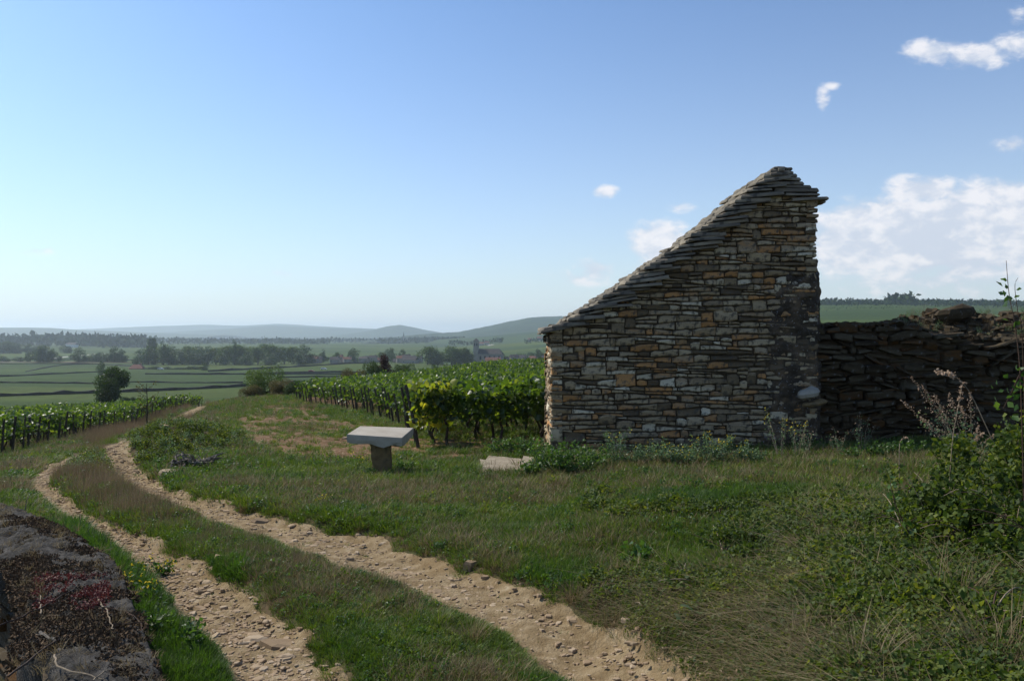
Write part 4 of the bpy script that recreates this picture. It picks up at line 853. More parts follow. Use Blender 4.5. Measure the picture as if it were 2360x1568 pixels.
# ------------------------------------------------------------------ boundary wall running right from the hut
def right_wall():
    w = empty('dry_stone_wall', (0, 0, 0)); tag(w, 'crumbling dark dry stone wall running right from the hut', 'stone wall')
    A = np.array([(HX1-.05, HY+.15), (HX1+1.3, HY+.05), (HX1+2.6, HY-.2), (HX1+4.2, HY-.75), (HX1+6.5, HY-1.6)])
    seg = np.hypot(*np.diff(A, axis=0).T); S = np.concatenate([[0], np.cumsum(seg)])
    px = lambda s: float(np.interp(s, S, A[:, 0])); py = lambda s: float(np.interp(s, S, A[:, 1]))
    # top edge of the face, and of the heap behind it, from the photo
    def ftop(s): u = CU+FPX*px(s)/py(s); return PZ(float(np.interp(u, [1880, 1900, 1980, 2050, 2090, 2140, 2200, 2260, 2330, 2420, 3000], [742, 746, 748, 742, 744, 758, 772, 784, 775, 772, 760])), py(s))
    def btop(s): u = CU+FPX*px(s)/(py(s)+.8); return PZ(float(np.interp(u, [1880, 2040, 2080, 2120, 2160, 2200, 2240, 2300, 2359, 3000], [748, 742, 728, 722, 716, 712, 722, 722, 718, 715])), py(s)+.8)
    L_ = S[-1]; g0 = min(H1(px(s), py(s)) for s in np.linspace(0, L_, 12))-.15
    m = MB(); N_ = 40
    for i in range(N_+1):                # earth and rubble core: face, slumped shoulder, crest, back
        s = L_*i/N_; x, y = px(s), py(s); f = ftop(s)-.07; b = btop(s)-.07
        m.v += [(x, y+.12, g0-.3), (x, y+.12, f), (x, y+.45, f+(b-f)*.55), (x, y+.85, b), (x+.1, y+1.35, b-.1), (x+.1, y+1.6, g0-.3)]
    for i in range(N_):
        for j in range(5): m.f.append((i*6+j, i*6+6+j, i*6+7+j, i*6+1+j))
    m.f += [(0, 1, 2, 3, 4, 5), tuple(N_*6+j for j in (5, 4, 3, 2, 1, 0))]
    core_ = m.build('earth_core', M_core, w)
    rd = random.Random(41); P = lay(0, L_, g0, .95+CZ, (.06, .13), (.16, .46), rd, gap=.010, skew=.03)
    P = [q for q in P if sum(p[1] for p in q)/len(q) < ftop(sum(p[0] for p in q)/len(q))-.03]
    def tw(s, h, o): return (px(s), py(s)-o-.02+.05*math.sin(s*2.1+h*3), h)
    Q = []
    for q in P:                          # slumped courses lean here and there
        cx = sum(p[0] for p in q)/len(q); cy = sum(p[1] for p in q)/len(q); a = rd.gauss(0, .16)+.3*math.sin(cx*1.7+cy*2)*(rd.random() < .5)
        if rd.random() < .05: a = rd.choice((.6, -.5))
        Q.append([(cx+(p[0]-cx)*math.cos(a)-(p[1]-cy)*math.sin(a), cy+(p[0]-cx)*math.sin(a)+(p[1]-cy)*math.cos(a)) for p in q])
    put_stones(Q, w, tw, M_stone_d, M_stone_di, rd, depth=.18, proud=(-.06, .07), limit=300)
    rub = MB()
    for i in range(750):                 # loose rubble over shoulder and crest
        s = rd.random()*L_; t = rd.random(); x, y = px(s), py(s)+.02+t*1.3; f, b = ftop(s), btop(s); z = (f+(b-f)*min(1, t*1.6) if t < .7 else b-(t-.7)*.4)-.05
        lx, ly, lz = rd.uniform(.08, .26), rd.uniform(.07, .18), rd.uniform(.025, .07)
        if s/L_ < .28: lz *= .7
        n = 6; Mx = Matrix.Translation((x, y, z+rd.uniform(-.01, .05)))@Matrix.Rotation(rd.random()*6.28, 4, 'Z')@Matrix.Rotation(rd.gauss(0, .28), 4, 'X')@Matrix.Rotation(rd.gauss(0, .28), 4, 'Y')
        ring = [(lx/2*math.cos(a)*rd.uniform(.8, 1.15), ly/2*math.sin(a)*rd.uniform(.8, 1.15)) for a in np.linspace(0, 2*PI, n, endpoint=False)]
        V = [Mx@Vector((a, c, -lz/2)) for a, c in ring]+[Mx@Vector((a*.86, c*.86, lz/2*rd.uniform(.8, 1.2))) for a, c in ring]
        rub.add(V, [tuple(reversed(range(n))), tuple(range(n, 2*n))]+[(k, (k+1) % n, n+(k+1) % n, n+k) for k in range(n)])
    tag(rub.build('loose_rubble', M_stone_di, w), kind='stuff')
    # one big pale boulder-like block and the slab under it
    for (u, v, sx, sz, m_, yy) in [(1862, 905, .17, .085, M_slab, HY-.24), (1876, 928, .2, .05, M_pillar, HY-.25), (2200, 722, .32, .13, M_stone_d, HY+.35)]:
        b = MB(); n = 9; cx, cz = PX(u, yy), PZ(v, yy)
        for r_, q in ((.35, -1), (.9, -.6), (1, 0), (.85, .55), (.4, .95)):
            for k in range(n): a = 2*PI*k/n; b.v.append((cx+sx*r_*math.cos(a)*rd.uniform(.9, 1.1), yy+.16*r_*math.sin(a), cz+sz*q*rd.uniform(.9, 1.1)+.03*math.cos(a)))
        for r_ in range(4):
            for k in range(n): b.f.append((r_*n+k, r_*n+(k+1) % n, (r_+1)*n+(k+1) % n, (r_+1)*n+k))
        b.f += [tuple(range(n)), tuple(4*n+k for k in range(n))]; o = b.build('protruding_block', m_, w)
        if v == 905: o['label'] = 'pale rounded block sticking out of the wall foot'
    return w, px, py, ftop, btop, L_
RW, rpx, rpy, rft, rbt, RL = right_wall()

# ------------------------------------------------------------------ low wall at the track's left edge
def left_wall():
    w = empty('low_track_wall', (0, 0, 0)); tag(w, 'low curving stone wall with grey mortar coping beside the track', 'stone wall')
    C = WALL_C; seg = np.hypot(*np.diff(C, axis=0).T); S = np.concatenate([[0], np.cumsum(seg)]); L_ = S[-1]
    def at(s):
        p = np.array([np.interp(s, S, C[:, 0]), np.interp(s, S, C[:, 1])]); q = np.array([np.interp(s+.25, S, C[:, 0]), np.interp(s+.25, S, C[:, 1])]); r = np.array([np.interp(s-.25, S, C[:, 0]), np.interp(s-.25, S, C[:, 1])])
        t = (q-r)/np.linalg.norm(q-r); return p, np.array([t[1], -t[0]])         # normal toward the track
    zt = CZ-1.47; NS, NC = 620, 64; V = np.zeros((NS, NC, 3))
    for i in range(NS):
        s = L_*i/(NS-1); p, nn = at(s); hw = .29+.02*math.sin(s*3)
        brk = .17*float(sstep(.45, .6, fbm(np.array([s*1.3+4.0]), np.array([3.3]), 3, 5))[0])*float(1) if 1 else 0     # broken-away left edge
        for j in range(NC):
            t = j/(NC-1)*2-1; q = t*hw
            if t < 0: q = t*(hw-brk)
            e = abs(t); z = zt+.045*(1-e*e)-.11*max(0, (e-.90)/.10)**1.5-(.10 if e > .97 else 0)
            z += -.02*math.sin(s*1.1); V[i, j] = (p[0]+nn[0]*q, p[1]+nn[1]*q, z)
    X, Y = V[..., 0], V[..., 1]; V[..., 2] += (fbm(X*5, Y*5, 4, 2)-.5)*.035+(fbm(X*24, Y*24, 4, 6)-.5)*.04+(vnoise(X*70, Y*70, 8)-.5)*.016-.03*sstep(.66, .8, fbm(X*3, Y*3, 3, 31))
    V[..., 0] += (fbm(X*9, Y*9, 3, 12)-.5)*.03
    i = np.arange(NS-1)[:, None]*NC+np.arange(NC-1)[None]
    add('coping', V.reshape(-1, 3), np.stack([i, i+1, i+NC+1, i+NC], -1).reshape(-1, 4)[:, ::-1], M_coping, w, smooth=True)
    m = MB(); N_ = 60
    for i in range(N_+1):
        s = L_*i/N_; p, nn = at(s)
        for q, z in ((-.16, zt-1.5), (-.16, zt-.03), (.23, zt-.03), (.23, zt-.7)): m.v.append((p[0]+nn[0]*q, p[1]+nn[1]*q, z))
    for i in range(N_):
        for j in range(3): m.f.append((i*4+j, i*4+4+j, i*4+5+j, i*4+1+j))
    m.f += [(0, 1, 2, 3), tuple(N_*4+j for j in (3, 2, 1, 0))]; m.build('earth_core', M_core, w)
    rd = random.Random(51); P = lay(0, L_, zt-1.45, zt-.16, (.07, .13), (.16, .42), rd, gap=.012, skew=.03)
    def tw(s, h, o): p, nn = at(s); q = -.15-o; return (p[0]+nn[0]*q, p[1]+nn[1]*q, h)
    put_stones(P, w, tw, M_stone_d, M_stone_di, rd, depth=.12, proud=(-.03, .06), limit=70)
    return w, at, L_, zt
LW, wat, WL, wzt = left_wall()

# ------------------------------------------------------------------ stone table and threshold slabs
def table():
    y = 11.0; x = PX(872, y); z = H1(x, y); e = empty('stone_table', (x, y, z)); tag(e, 'pale stone slab on a short pillar standing in the grass', 'stone table')
    # slab corners measured: back-left, back-right, front-right, front-left (u, v) with depths
    yf, yb = y-.16, y+.36
    BL, BR, FR, FL = (PX(829, yb), yb), (PX(953, yb+.02), yb+.02), (PX(926, yf-.04), yf-.04), (PX(799, yf), yf)
    zs = [PZ(981, yb), PZ(985.5, yb), PZ(1007, yf), PZ(1000, yf)]
    C = [BL, BR, FR, FL]; rd = random.Random(8); top = []; N_ = 9
    for k in range(4):
        a, b = C[k], C[(k+1) % 4]; za, zb = zs[k], zs[(k+1) % 4]
        for i in range(N_): t = i/N_; top.append((a[0]+(b[0]-a[0])*t-x, a[1]+(b[1]-a[1])*t-y, za+(zb-za)*t-z))
    n = len(top); cx = sum(p[0] for p in top)/n; cy = sum(p[1] for p in top)/n; cz = sum(p[2] for p in top)/n
    V = [(p[0]+(cx-p[0])*.012, p[1]+(cy-p[1])*.012, p[2]) for p in top]+[(p[0], p[1], p[2]-.006) for p in top]
    low = []
    for i, p in enumerate(top):
        side = i//N_; t = (i % N_)/N_; d = .105+.022*math.sin(t*PI) if side == 2 else .115+.02*math.sin(t*PI)
        d += rd.uniform(-.014, .016)+(.018 if side == 2 and .3 < t < .55 else 0); ins = rd.uniform(.0, .05); low.append((p[0]+(cx-p[0])*ins, p[1]+(cy-p[1])*ins, p[2]-d))
    V += [(p[0]+rd.uniform(-.003, .003), p[1]+rd.uniform(-.003, .003), p[2]-.07) for p in top]+low
    low2 = [(p[0]+(cx-p[0])*.25, p[1]+(cy-p[1])*.25, p[2]-.015+rd.uniform(-.01, .01)) for p in low]; V += low2+[(cx, cy, cz), (cx, cy, cz-.15)]
    F = []
    for i in range(n):
        j = (i+1) % n; F.append((i, j, 5*n))
        for r in range(4): F.append((r*n+j, r*n+i, (r+1)*n+i, (r+1)*n+j))
        F.append((4*n+j, 4*n+i, 5*n+1))
    F = [tuple(reversed(f)) for f in F]
    add('slab', V, F, M_slab, e)
    m = MB(); px0 = PX(874, y-.02)-x; rows = 12; K = 14; hz = cz-.11
    for r in range(rows+1):
        t = r/rows; z_ = -.08+(hz+.09)*t
        hw = float(np.interp(t, [0, .15, .5, .85, .93, 1], [.125, .132, .148, .150, .185, .20])); hd = hw*.8
        for k in range(K):
            a = 2*PI*(k+.5)/K; c, s_ = math.cos(a), math.sin(a); q = 1/max(abs(c), abs(s_))**.75
            m.v.append((px0+hw*c*q*.93+rd.uniform(-.006, .006)-.03*(1-t)*-1, .09+hd*s_*q*.93+rd.uniform(-.006, .006), z_))
    for r in range(rows):
        for k in range(K): m.f.append((r*K+k, r*K+(k+1) % K, (r+1)*K+(k+1) % K, (r+1)*K+k))
    m.f += [tuple(reversed(range(K))), tuple(rows*K+k for k in range(K))]
    m.build('pillar', M_pillar, e)
table()
def flagstone(uvs, th, label, lift=.03, tilt=0):
    rd = random.Random(int(uvs[0][0])); W_ = [G(u, v) for u, v in uvs]; P = []
    for k in range(len(W_)):
        a, b = W_[k], W_[(k+1) % len(W_)]
        for i in range(4): t = i/4; P.append((a[0]+(b[0]-a[0])*t+rd.uniform(-.008, .008), a[1]+(b[1]-a[1])*t+rd.uniform(-.008, .008)))
    z = max(p[2] for p in W_)*.5+sum(p[2] for p in W_)/len(W_)*.5+lift; n = len(P); cx = sum(p[0] for p in P)/n; cy = sum(p[1] for p in P)/n
    V = [(p[0]-cx, p[1]-cy, -th) for p in P]+[(p[0]-cx, p[1]-cy, -.012) for p in P]+[((p[0]-cx)*.97, (p[1]-cy)*.97, rd.uniform(-.003, .003)) for p in P]+[(0, 0, .002)]
    F = []
    for i in range(n): j = (i+1) % n; F += [(j, i, n+i, n+j), (n+j, n+i, 2*n+i, 2*n+j), (2*n+j, 2*n+i, 3*n)]
    F = [tuple(reversed(f)) for f in F]
    o = add('stone_step', V, F, M_step, None, loc=(cx, cy, z)); tag(o, label, 'stone slab', 'pale slabs lying in the grass by the hut')
flagstone([(1106, 1071), (1110, 1090), (1205, 1094), (1200, 1074)], .12, 'long pale front slab lying in the grass left of the hut', .005)
flagstone([(1124, 1060), (1118, 1070), (1199, 1073), (1203, 1060)], .12, 'pale slab behind the long front one left of the hut', .02)
flagstone([(1206, 1059), (1200, 1073), (1236, 1074), (1240, 1060)], .12, 'smaller pale slab nearest the hut corner, half under weeds', .02)
# ------------------------------------------------------------------ vineyard rows
def frames_lean(n, lean):               # leaves hanging mostly outward
    return rot_frames(n, .25)
def vine_row(x0, y0, ang, L_, near, label, group, rd, dirn=1, yel=False, lod=0, lean=-.2):
    z0 = H1(x0, y0); e = empty('vine_row', (x0, y0, z0)); tag(e, label, 'vine row', group)
    dx, dy = math.cos(ang), math.sin(ang); k = 24; ss = np.linspace(0, L_, k); hz = H(x0+dx*ss, y0+dy*ss)-z0
    dens, size, shp = ((440, .098, VINE), (190, .14, KITE), (75, .22, KITE))[lod]; n = int(dens*L_)
    s = rng.random(n)*L_+(-.12); cl = fbm(s*1.6, s*0+y0*7, 3, 3); cl2 = fbm(s*4.5, s*0+y0*5, 2, 13); hi = .98+.26*cl+.22*(cl2-.4)+(rng.random(n) < .07)*.30*rng.random(n)
    lo = .40+.35*(1-fbm(s*2.1, s*0+y0*3+9, 3, 8))*(rng.random(n)); t = rng.random(n)**.8; h = lo+(hi-lo)*t
    w = (.08+.24*cl2)*(1+.3*np.sin(h*5)); side = np.where(rng.random(n) < .5, -1, 1)*(.45+.75*rng.random(n)); q = w*side
    z = np.interp(s, ss, hz)+h
    P = np.stack([dx*s-dy*q, dy*s+dx*q, z], -1)
    V, F = leaves(P, size, shp, .35); 
    o = add('foliage', V, F, M_vine, e); tag(o, kind='stuff')
    if yel:
        m = int(170); s2 = rng.random(m)*.8-.15; h2 = .35+.85*rng.random(m); q2 = (rng.random(m)-.5)*.5; V, F = leaves(np.stack([dx*s2-dy*q2, dy*s2+dx*q2, np.interp(s2, ss, hz)+h2], -1), .11, VINE, .35)
        o = add('yellowing_foliage', V, F, M_vine_yel, e); tag(o, 'yellowing leaves at the row end', kind='stuff')
    ps = [0.0]+list(np.arange(4.2, L_-.5, 4.6)) if lod < 2 else [0.0, L_*.4, L_*.8]
    for i, p in enumerate(ps):
        m = MB(); zz = float(np.interp(p, ss, hz)); r = rd.uniform(.026, .04) if lod < 2 else .035; ln = (lean+rd.uniform(-.07, .07)) if i == 0 else rd.uniform(-.05, .05); hh = rd.uniform(1.0, 1.18)
        m.tube([(dx*p, dy*p, zz-.15), (dx*(p+ln*.5), dy*p+rd.uniform(-.02, .02), zz+hh*.5), (dx*(p+ln), dy*p+rd.uniform(-.03, .03), zz+hh)], [r*1.05, r, r*.92], 6); m.build('post', M_post, e)
    if lod < 2:
        tr = MB()
        for j in range(int(L_)):
            m = MB() if lod == 0 else tr; p = j+.45+rd.uniform(-.2, .2); zz = float(np.interp(p, ss, hz)); a = rd.uniform(-.12, .12); b = rd.uniform(-.06, .06)
            m.tube([(dx*p, dy*p, zz-.08), (dx*(p+a), dy*p+b, zz+.16), (dx*(p+a*.2), dy*p-b, zz+.34), (dx*(p+a*1.6), dy*p, zz+.52), (dx*(p+a*3+.15), dy*p, zz+.62)], [.042, .03, .028, .03, .014], 6)
            if lod == 0: m.build('vine_trunk', M_bark, e)
        if lod: tag(tr.build('vine_trunks', M_bark, e), kind='stuff')
        m = MB()
        for hh in (.55, .85, 1.05): m.tube([(dx*p, dy*p, float(np.interp(p, ss, hz))+hh) for p in np.linspace(0, L_, 8)], .0022, 3)
        m.build('wire', M_post, e)
    return e
rdv = random.Random(71)
y = 14.9; i = 0
names0 = ['vine row nearest the stone hut, starting beside the pale slabs, with a yellowing end', 'second vine row behind the hut, its leaning end post standing clear', 'third vine row behind the hut with yellow green leaves at its end', 'fourth vine row behind the hut, seen just left of the hut corner', 'fifth vine row behind the hut with a dark leaning end post', 'sixth vine row behind the hut, its end right above the stone table']
while y < 112:
    x0 = float(np.interp(y, VL[:, 0], VL[:, 1]))+rdv.uniform(-.12, .12); lod = 0 if y < 21 else 1 if y < 42 else 2
    L_ = (9 if y < 21 else 14 if y < 42 else 20) if y < 80 else 22
    lb = names0[i] if i < len(names0) else 'leafy vine row, %s back from the pale slabs behind the hut' % ORD[i] if y < 42 else 'far leafy vine row of the block that rises behind the hut'
    vine_row(x0, y, R(4), L_, y < 21, lb, 'vine rows behind the hut' if y < 42 else 'far vine rows behind the hut', rdv, yel=i in (0, 1, 2), lod=lod)
    y += 1.0 if y < 60 else 1.25; i += 1
y = 19.5; i = 0
while y < 86:
    x0 = float(np.interp(y, VLL[:, 0], VLL[:, 1]))+rdv.uniform(-.15, .15); lod = 1 if y < 46 else 2
    vine_row(x0, y, R(176), 9 if y < 46 else 16, False, 'leafy vine row left of the track, %s from the left edge going back' % ORD[i] if y < 46 else 'far leafy vine row on the slope left of the track', 'vine rows left of the track' if y < 46 else 'far vine rows left of the track', rdv, lod=lod, lean=-.1)
    y += 1.0 if y < 50 else 1.3; i += 1

# ------------------------------------------------------------------ stones lying in the track
def pebble(rd, lx, ly, lz):
    n = 6; ring = [(lx/2*math.cos(a)*rd.uniform(.75, 1.2), ly/2*math.sin(a)*rd.uniform(.75, 1.2)) for a in [2*PI*(k+rd.uniform(-.25, .25))/n for k in range(n)]]
    tp = rd.uniform(.6, .85); V = [(a, c, -lz*.6) for a, c in ring]+[(a*.97, c*.97, lz*.15) for a, c in ring]+[(a*tp, c*tp, lz*rd.uniform(.4, .6)) for a, c in ring]
    F = [tuple(range(2*n, 3*n))]
    for k in range(n): j = (k+1) % n; F += [(k, j, n+j, n+k), (n+k, n+j, 2*n+j, 2*n+k)]
    return V, F
def track_stones(obj_, X, Y, Z, seed, big):
    rd = random.Random(seed); a, b = X.shape; rest = MB(); made = 0; cand = []
    for i in range(9500):
        # even over the ground: choose stations by their length on the ground
        r = 3.0*(9.0)**rd.random(); k = int(np.argmin(np.abs(np.hypot(X[:, b//2], Y[:, b//2])-r))); j = min(max(int(rd.gauss(b/2, b*.27)), 1), b-2)
        if j < 2 or j > b-3: continue
        x, y, z = X[k, j]+rd.uniform(-.06, .06), Y[k, j]+rd.uniform(-.08, .08), Z[k, j]
        cl = float(fbm(np.array([x*1.3]), np.array([y*1.3]), 3, 61)[0])
        if rd.random() > (cl-.10)*2.4: continue
        s = .016*math.exp(abs(rd.gauss(0, .62))); s = min(s, .115)*(1 if y < 12 else 1.25); cand.append((s, x, y, z))
    cand.sort(reverse=True)
    for i, (s, x, y, z) in enumerate(cand):
        V, F = pebble(rd, s*rd.uniform(.9, 1.5), s*rd.uniform(.6, 1), s*rd.uniform(.16, .34)); M_ = Matrix.Rotation(rd.random()*6.28, 4, 'Z')@Matrix.Rotation(rd.gauss(0, .14), 4, 'X')
        if i < big: o = add('stone', V, F, M_pale_o, obj_, loc=(x, y, z+.004)); o.matrix_local = Matrix.Translation((x, y, z-s*.05))@M_
        else: M_ = Matrix.Translation((x, y, z-s*.05))@M_; rest.add([M_@Vector(v) for v in V], F)
    tag(rest.build('small_track_stones', M_pale, obj_), kind='stuff')
track_stones(track_l, TLX, TLY, TLZ, 81, 170); track_stones(track_r, TRX, TRY, TRZ, 82, 200)
for (u, v, sx, sy, sz, a, lb) in [(665, 1487, .20, .11, .03, .2, 'large flat pale stone lying in the left wheel rut'), (507, 1292, .07, .045, .05, .6, 'upright pale stone at the edge of the middle grass strip'), (605, 1206, .16, .09, .05, .3, 'pale flat stone at the upper edge of the right rut'), (640, 1224, .14, .08, .035, 0, 'flat pale stone sunk in the right rut below the bank'),
        (1085, 1306, .09, .05, .05, .4, 'small tilted pale stone where the right rut meets the bank'), (388, 1095, .22, .14, .09, .3, 'pale stone in front of the weedy mound'), (378, 988, .22, .12, .08, 0, 'flat grey stone on top of the weedy mound'), (798, 1013, .16, .10, .07, .2, 'small pale stone just left of the stone table'), (870, 1211, .12, .07, .03, .1, 'pale stone poking out of the grassy bank')]:
    x, y, z = G(u, v); V, F = pebble(random.Random(u), sx*1.5, sy*1.5, sz*1.3); o = add('loose_stone', V, F, M_pale_o, loc=(x, y, z+sz*.3)); o.rotation_euler = (rnd.uniform(-.2, .2), .15, a); tag(o, lb, 'stone')

# ------------------------------------------------------------------ grass, weeds and litter (nobody could count them)
def blades(n, hgt, rad, wid, lean, rd, segs=3, curve=.5, flatten=0.0):
    V, F = [], []
    for i in range(n):
        a = rd.random()*2*PI; r = rad*rd.random()**.7; bx, by = r*math.cos(a), r*math.sin(a); a2 = a+rd.gauss(0, .9); l = lean*rd.uniform(.3, 1.5); h = hgt*rd.uniform(.45, 1.1); w = wid*rd.uniform(.6, 1.2); b = len(V)
        px_, py_ = -math.sin(a2+rd.uniform(-1, 1)), math.cos(a2+rd.uniform(-1, 1))
        for k in range(segs):
            t = k/segs; q = l*(t*(1-curve)+t*t*curve)*h; ww = w*(1-t*.65); zz = h*(t-.28*l*t*t)*(1-flatten); x, y_ = bx+math.cos(a2)*q, by+math.sin(a2)*q
            V += [(x-px_*ww, y_-py_*ww, zz), (x+px_*ww, y_+py_*ww, zz)]
        q = l*h; V.append((bx+math.cos(a2)*q, by+math.sin(a2)*q, h*(1-.28*l)*(1-flatten)))
        for k in range(segs-1): F += [(b+2*k, b+2*k+1, b+2*k+3), (b+2*k, b+2*k+3, b+2*k+2)]
        F.append((b+2*(segs-1), b+2*(segs-1)+1, b+2*segs))
    return V, F
src = bpy.data.collections.new('tuft_sources')
def source(name, V, F, mat):
    me = mesh_from(name, np.array(V), np.array(F)); me.materials.append(mat); o = bpy.data.objects.new(name, me); src.objects.link(o)
rg = random.Random(91)
for k in range(3): source('s%02d' % k, *blades(30, .085, .055, .0032, .75, rg), M_grass)
for k in range(3, 6): source('s%02d' % k, *blades(36, .13, .06, .0034, .6, rg), M_lush)
for k in range(6, 9): source('s%02d' % k, *blades(20, .12, .055, .0024, .8, rg), M_dry)
for k in range(9, 12): source('s%02d' % k, *blades(30, .26, .07, .0013, .35, rg), M_rust)
def leafy(n, rad, h, ls, seed):
    P = np.stack([rng.normal(size=n)*rad*.5, rng.normal(size=n)*rad*.5, h*(.15+.85*rng.random(n))], -1); P[:, 2] *= np.exp(-(P[:, 0]**2+P[:, 1]**2)/rad**2*.8)+.1
    return leaves(P, ls, KITE, .9)
for k in range(12, 15): source('s%02d' % k, *leafy(70, .08, .07, .020, k), M_nettle if k < 14 else M_grass)
for k in range(15, 18): source('s%02d' % k, *blades(12, .26, .12, .0020, 1.9, rg, 4, .3, .25), M_dry)
for k in range(18, 20): source('s%02d' % k, *leafy(80, .10, .12, .026, k), M_bramble)
source('s20', *leafy(70, .09, .13, .020, 20), M_glauc)
for k in range(21, 23): source('s%02d' % k, *blades(30, .05, .05, .0018, 1.3, rg, 3), M_dry)
def sc_pts(name, label, x, y, z, scl, idx, tiltamt=.12):
    n = len(x); me = bpy.data.meshes.new(name); me.vertices.add(n); me.vertices.foreach_set('co', np.stack([x, y, z], -1).astype(np.float32).ravel())
    rot = np.stack([rng.normal(size=n)*tiltamt, rng.normal(size=n)*tiltamt, rng.random(n)*6.283], -1).astype(np.float32)
    s3 = np.stack([scl*(.8+.4*rng.random(n)), scl*(.8+.4*rng.random(n)), scl*(.7+.6*rng.random(n))], -1).astype(np.float32)
    for nm, ty, d in (('rot', 'FLOAT_VECTOR', rot), ('scl', 'FLOAT_VECTOR', s3)):
        a = me.attributes.new(nm, ty, 'POINT'); a.data.foreach_set('vector', d.ravel())
    a = me.attributes.new('idx', 'INT', 'POINT'); a.data.foreach_set('value', np.asarray(idx, dtype=np.int32))
    o = bpy.data.objects.new(name, me); link(o); tag(o, label, kind='stuff')
    ng = bpy.data.node_groups.new(name+'_scatter', 'GeometryNodeTree'); ng.interface.new_socket('Geometry', in_out='INPUT', socket_type='NodeSocketGeometry'); ng.interface.new_socket('Geometry', in_out='OUTPUT', socket_type='NodeSocketGeometry')
    gi = ng.nodes.new('NodeGroupInput'); go = ng.nodes.new('NodeGroupOutput'); ip = ng.nodes.new('GeometryNodeInstanceOnPoints'); ci = ng.nodes.new('GeometryNodeCollectionInfo')
    ci.inputs['Collection'].default_value = src; ci.inputs['Separate Children'].default_value = True; ci.inputs['Reset Children'].default_value = True; ip.inputs['Pick Instance'].default_value = True
    def na(nm, dt): q = ng.nodes.new('GeometryNodeInputNamedAttribute'); q.data_type = dt; q.inputs['Name'].default_value = nm; return q.outputs['Attribute']
    L = ng.links; L.new(gi.outputs[0], ip.inputs['Points']); L.new(ci.outputs[0], ip.inputs['Instance']); L.new(na('idx', 'INT'), ip.inputs['Instance Index']); L.new(na('rot', 'FLOAT_VECTOR'), ip.inputs['Rotation']); L.new(na('scl', 'FLOAT_VECTOR'), ip.inputs['Scale']); L.new(ip.outputs[0], go.inputs[0])
    md = o.modifiers.new('scatter', 'NODES'); md.node_group = ng; return o
def grass_all():
    N_ = 210000; th = rng.uniform(R(-41), R(41), N_); lr = rng.uniform(math.log(2.3), math.log(95), N_); r = np.exp(lr)
    x = r*np.sin(th); y = r*np.cos(th); z = H(x, y); d = CZ-z; u, v = uv_of(x, y, d)
    ub, vb_ = uv_of(x, y, base_drop(x, y))
    sL, sR = np.abs(rut_s(ub, vb_, RUT_L)), np.abs(rut_s(ub, vb_, RUT_R)); e1 = (fbm(x*3, y*3, 4, 77)-.5)*.7
    s = np.minimum(sL+e1, sR+e1); n1 = fbm(x*.55, y*.55, 4, 72); n2 = fbm(x*1.7, y*1.7, 4, 73); n3 = fbm(x*4.5, y*4.5, 3, 74); q = rng.random(N_)
    keep = (s > .86) | ((q < .022) & (n3 > .5)); keep &= ~((s < .98) & (q > .6) & (s > .8))
    keep &= ~((x > HX0-.02) & (x < HX1+.05) & (y > HY-.03) & (y < HY+HD))                     # hut
    keep &= ~((x > HX1) & (x < HX1+6.5) & (y > np.interp(x, [HX1, HX1+2.6, HX1+6.5], [HY, HY-.3, HY-1.7])) & (y < HY+1.6))
    wd = wall_sd(x, y); keep &= ~((np.abs(wd) < .27) & (r < 11))
    vx = np.interp(y, VL[:, 0], VL[:, 1]); inv = (y > 14.8) & (x > vx+.3); keep &= ~(inv & (q > .25)); keep &= ~(inv & (y > 40))
    vx2 = np.interp(y, VLL[:, 0], VLL[:, 1]); inl = (y > 19) & (x < vx2-.5) & (y < 86); keep &= ~(inl & (q > .2))
    patch = in_poly(u+(n1-.5)*120, v+(n2-.5)*22, PATCH); keep &= ~(patch & (q > .10+.9*(n2 > .63)))
    keep &= ~((u > 1098) & (u < 1236) & (v > 1057) & (v < 1094) & (q > .04) & (y < 12.5))
    # kinds
    k = rng.integers(0, 3, N_); sc_ = np.full(N_, 1.0)
    pd = np.clip((n1-.46)*2.6, .06, .55)                                       # dryness
    pd = np.where((u > 640) & (u < 1300) & (v > 1120) & (v < 1175), .45, pd)
    pd = np.where((u > 1250) & (v > 1330), np.maximum(pd, .28), pd)
    pd = np.where((u > 1100) & (v > 1060) & (v < 1160), np.maximum(pd, .3), pd)
    q2 = rng.random(N_); k = np.where(q2 < pd, rng.integers(6, 9, N_), k)
    k = np.where((q2 > .90) & (n2 > .42), rng.integers(12, 15, N_), k)
    lush = (wd > .2) & (wd < 1.1+(n2-.5)*.8) & (r < 11) & (sL > .85) & (u < 560); k = np.where(lush & (q2 < .85), rng.integers(3, 6, N_), k); k = np.where(lush & (q2 > .8), rng.integers(12, 14, N_), k)
    l2 = (n1 > .57) & (u > 1200) & (v > 1080); k = np.where(l2 & (q2 < .8*sstep(.58, .72, n1)), rng.integers(3, 6, N_), k)
    l3 = (v > 1230) & (u > 600) & (u < 1350) & (n1 < .5); k = np.where(l3 & (q2 < .3*sstep(.52, .38, n1)), rng.integers(3, 6, N_), k)
    mid = (sL > .9) & (sR > .9) & (ub < np.interp(vb_, RUT_R[:, 0], RUT_R[:, 1])) & (ub > np.interp(vb_, RUT_L[:, 0], RUT_L[:, 2])) & (vb_ > 930) & (vb_ < 1560)
    midfar = mid & (v < 1230); k = np.where(midfar & (q2 < .46*sstep(1290, 1080, v)+.05), rng.integers(9, 12, N_), k); k = np.where(mid & (v < 1320) & (v > 1150) & (q2 < .12), rng.integers(9, 12, N_), k)
    up = (v < 1040) & (u > 200) & (u < 480) & (sL > .85) & (u < np.interp(v, [935, 1040], [500, 330])); k = np.where(up & (q2 < .5), rng.integers(9, 12, N_), k)
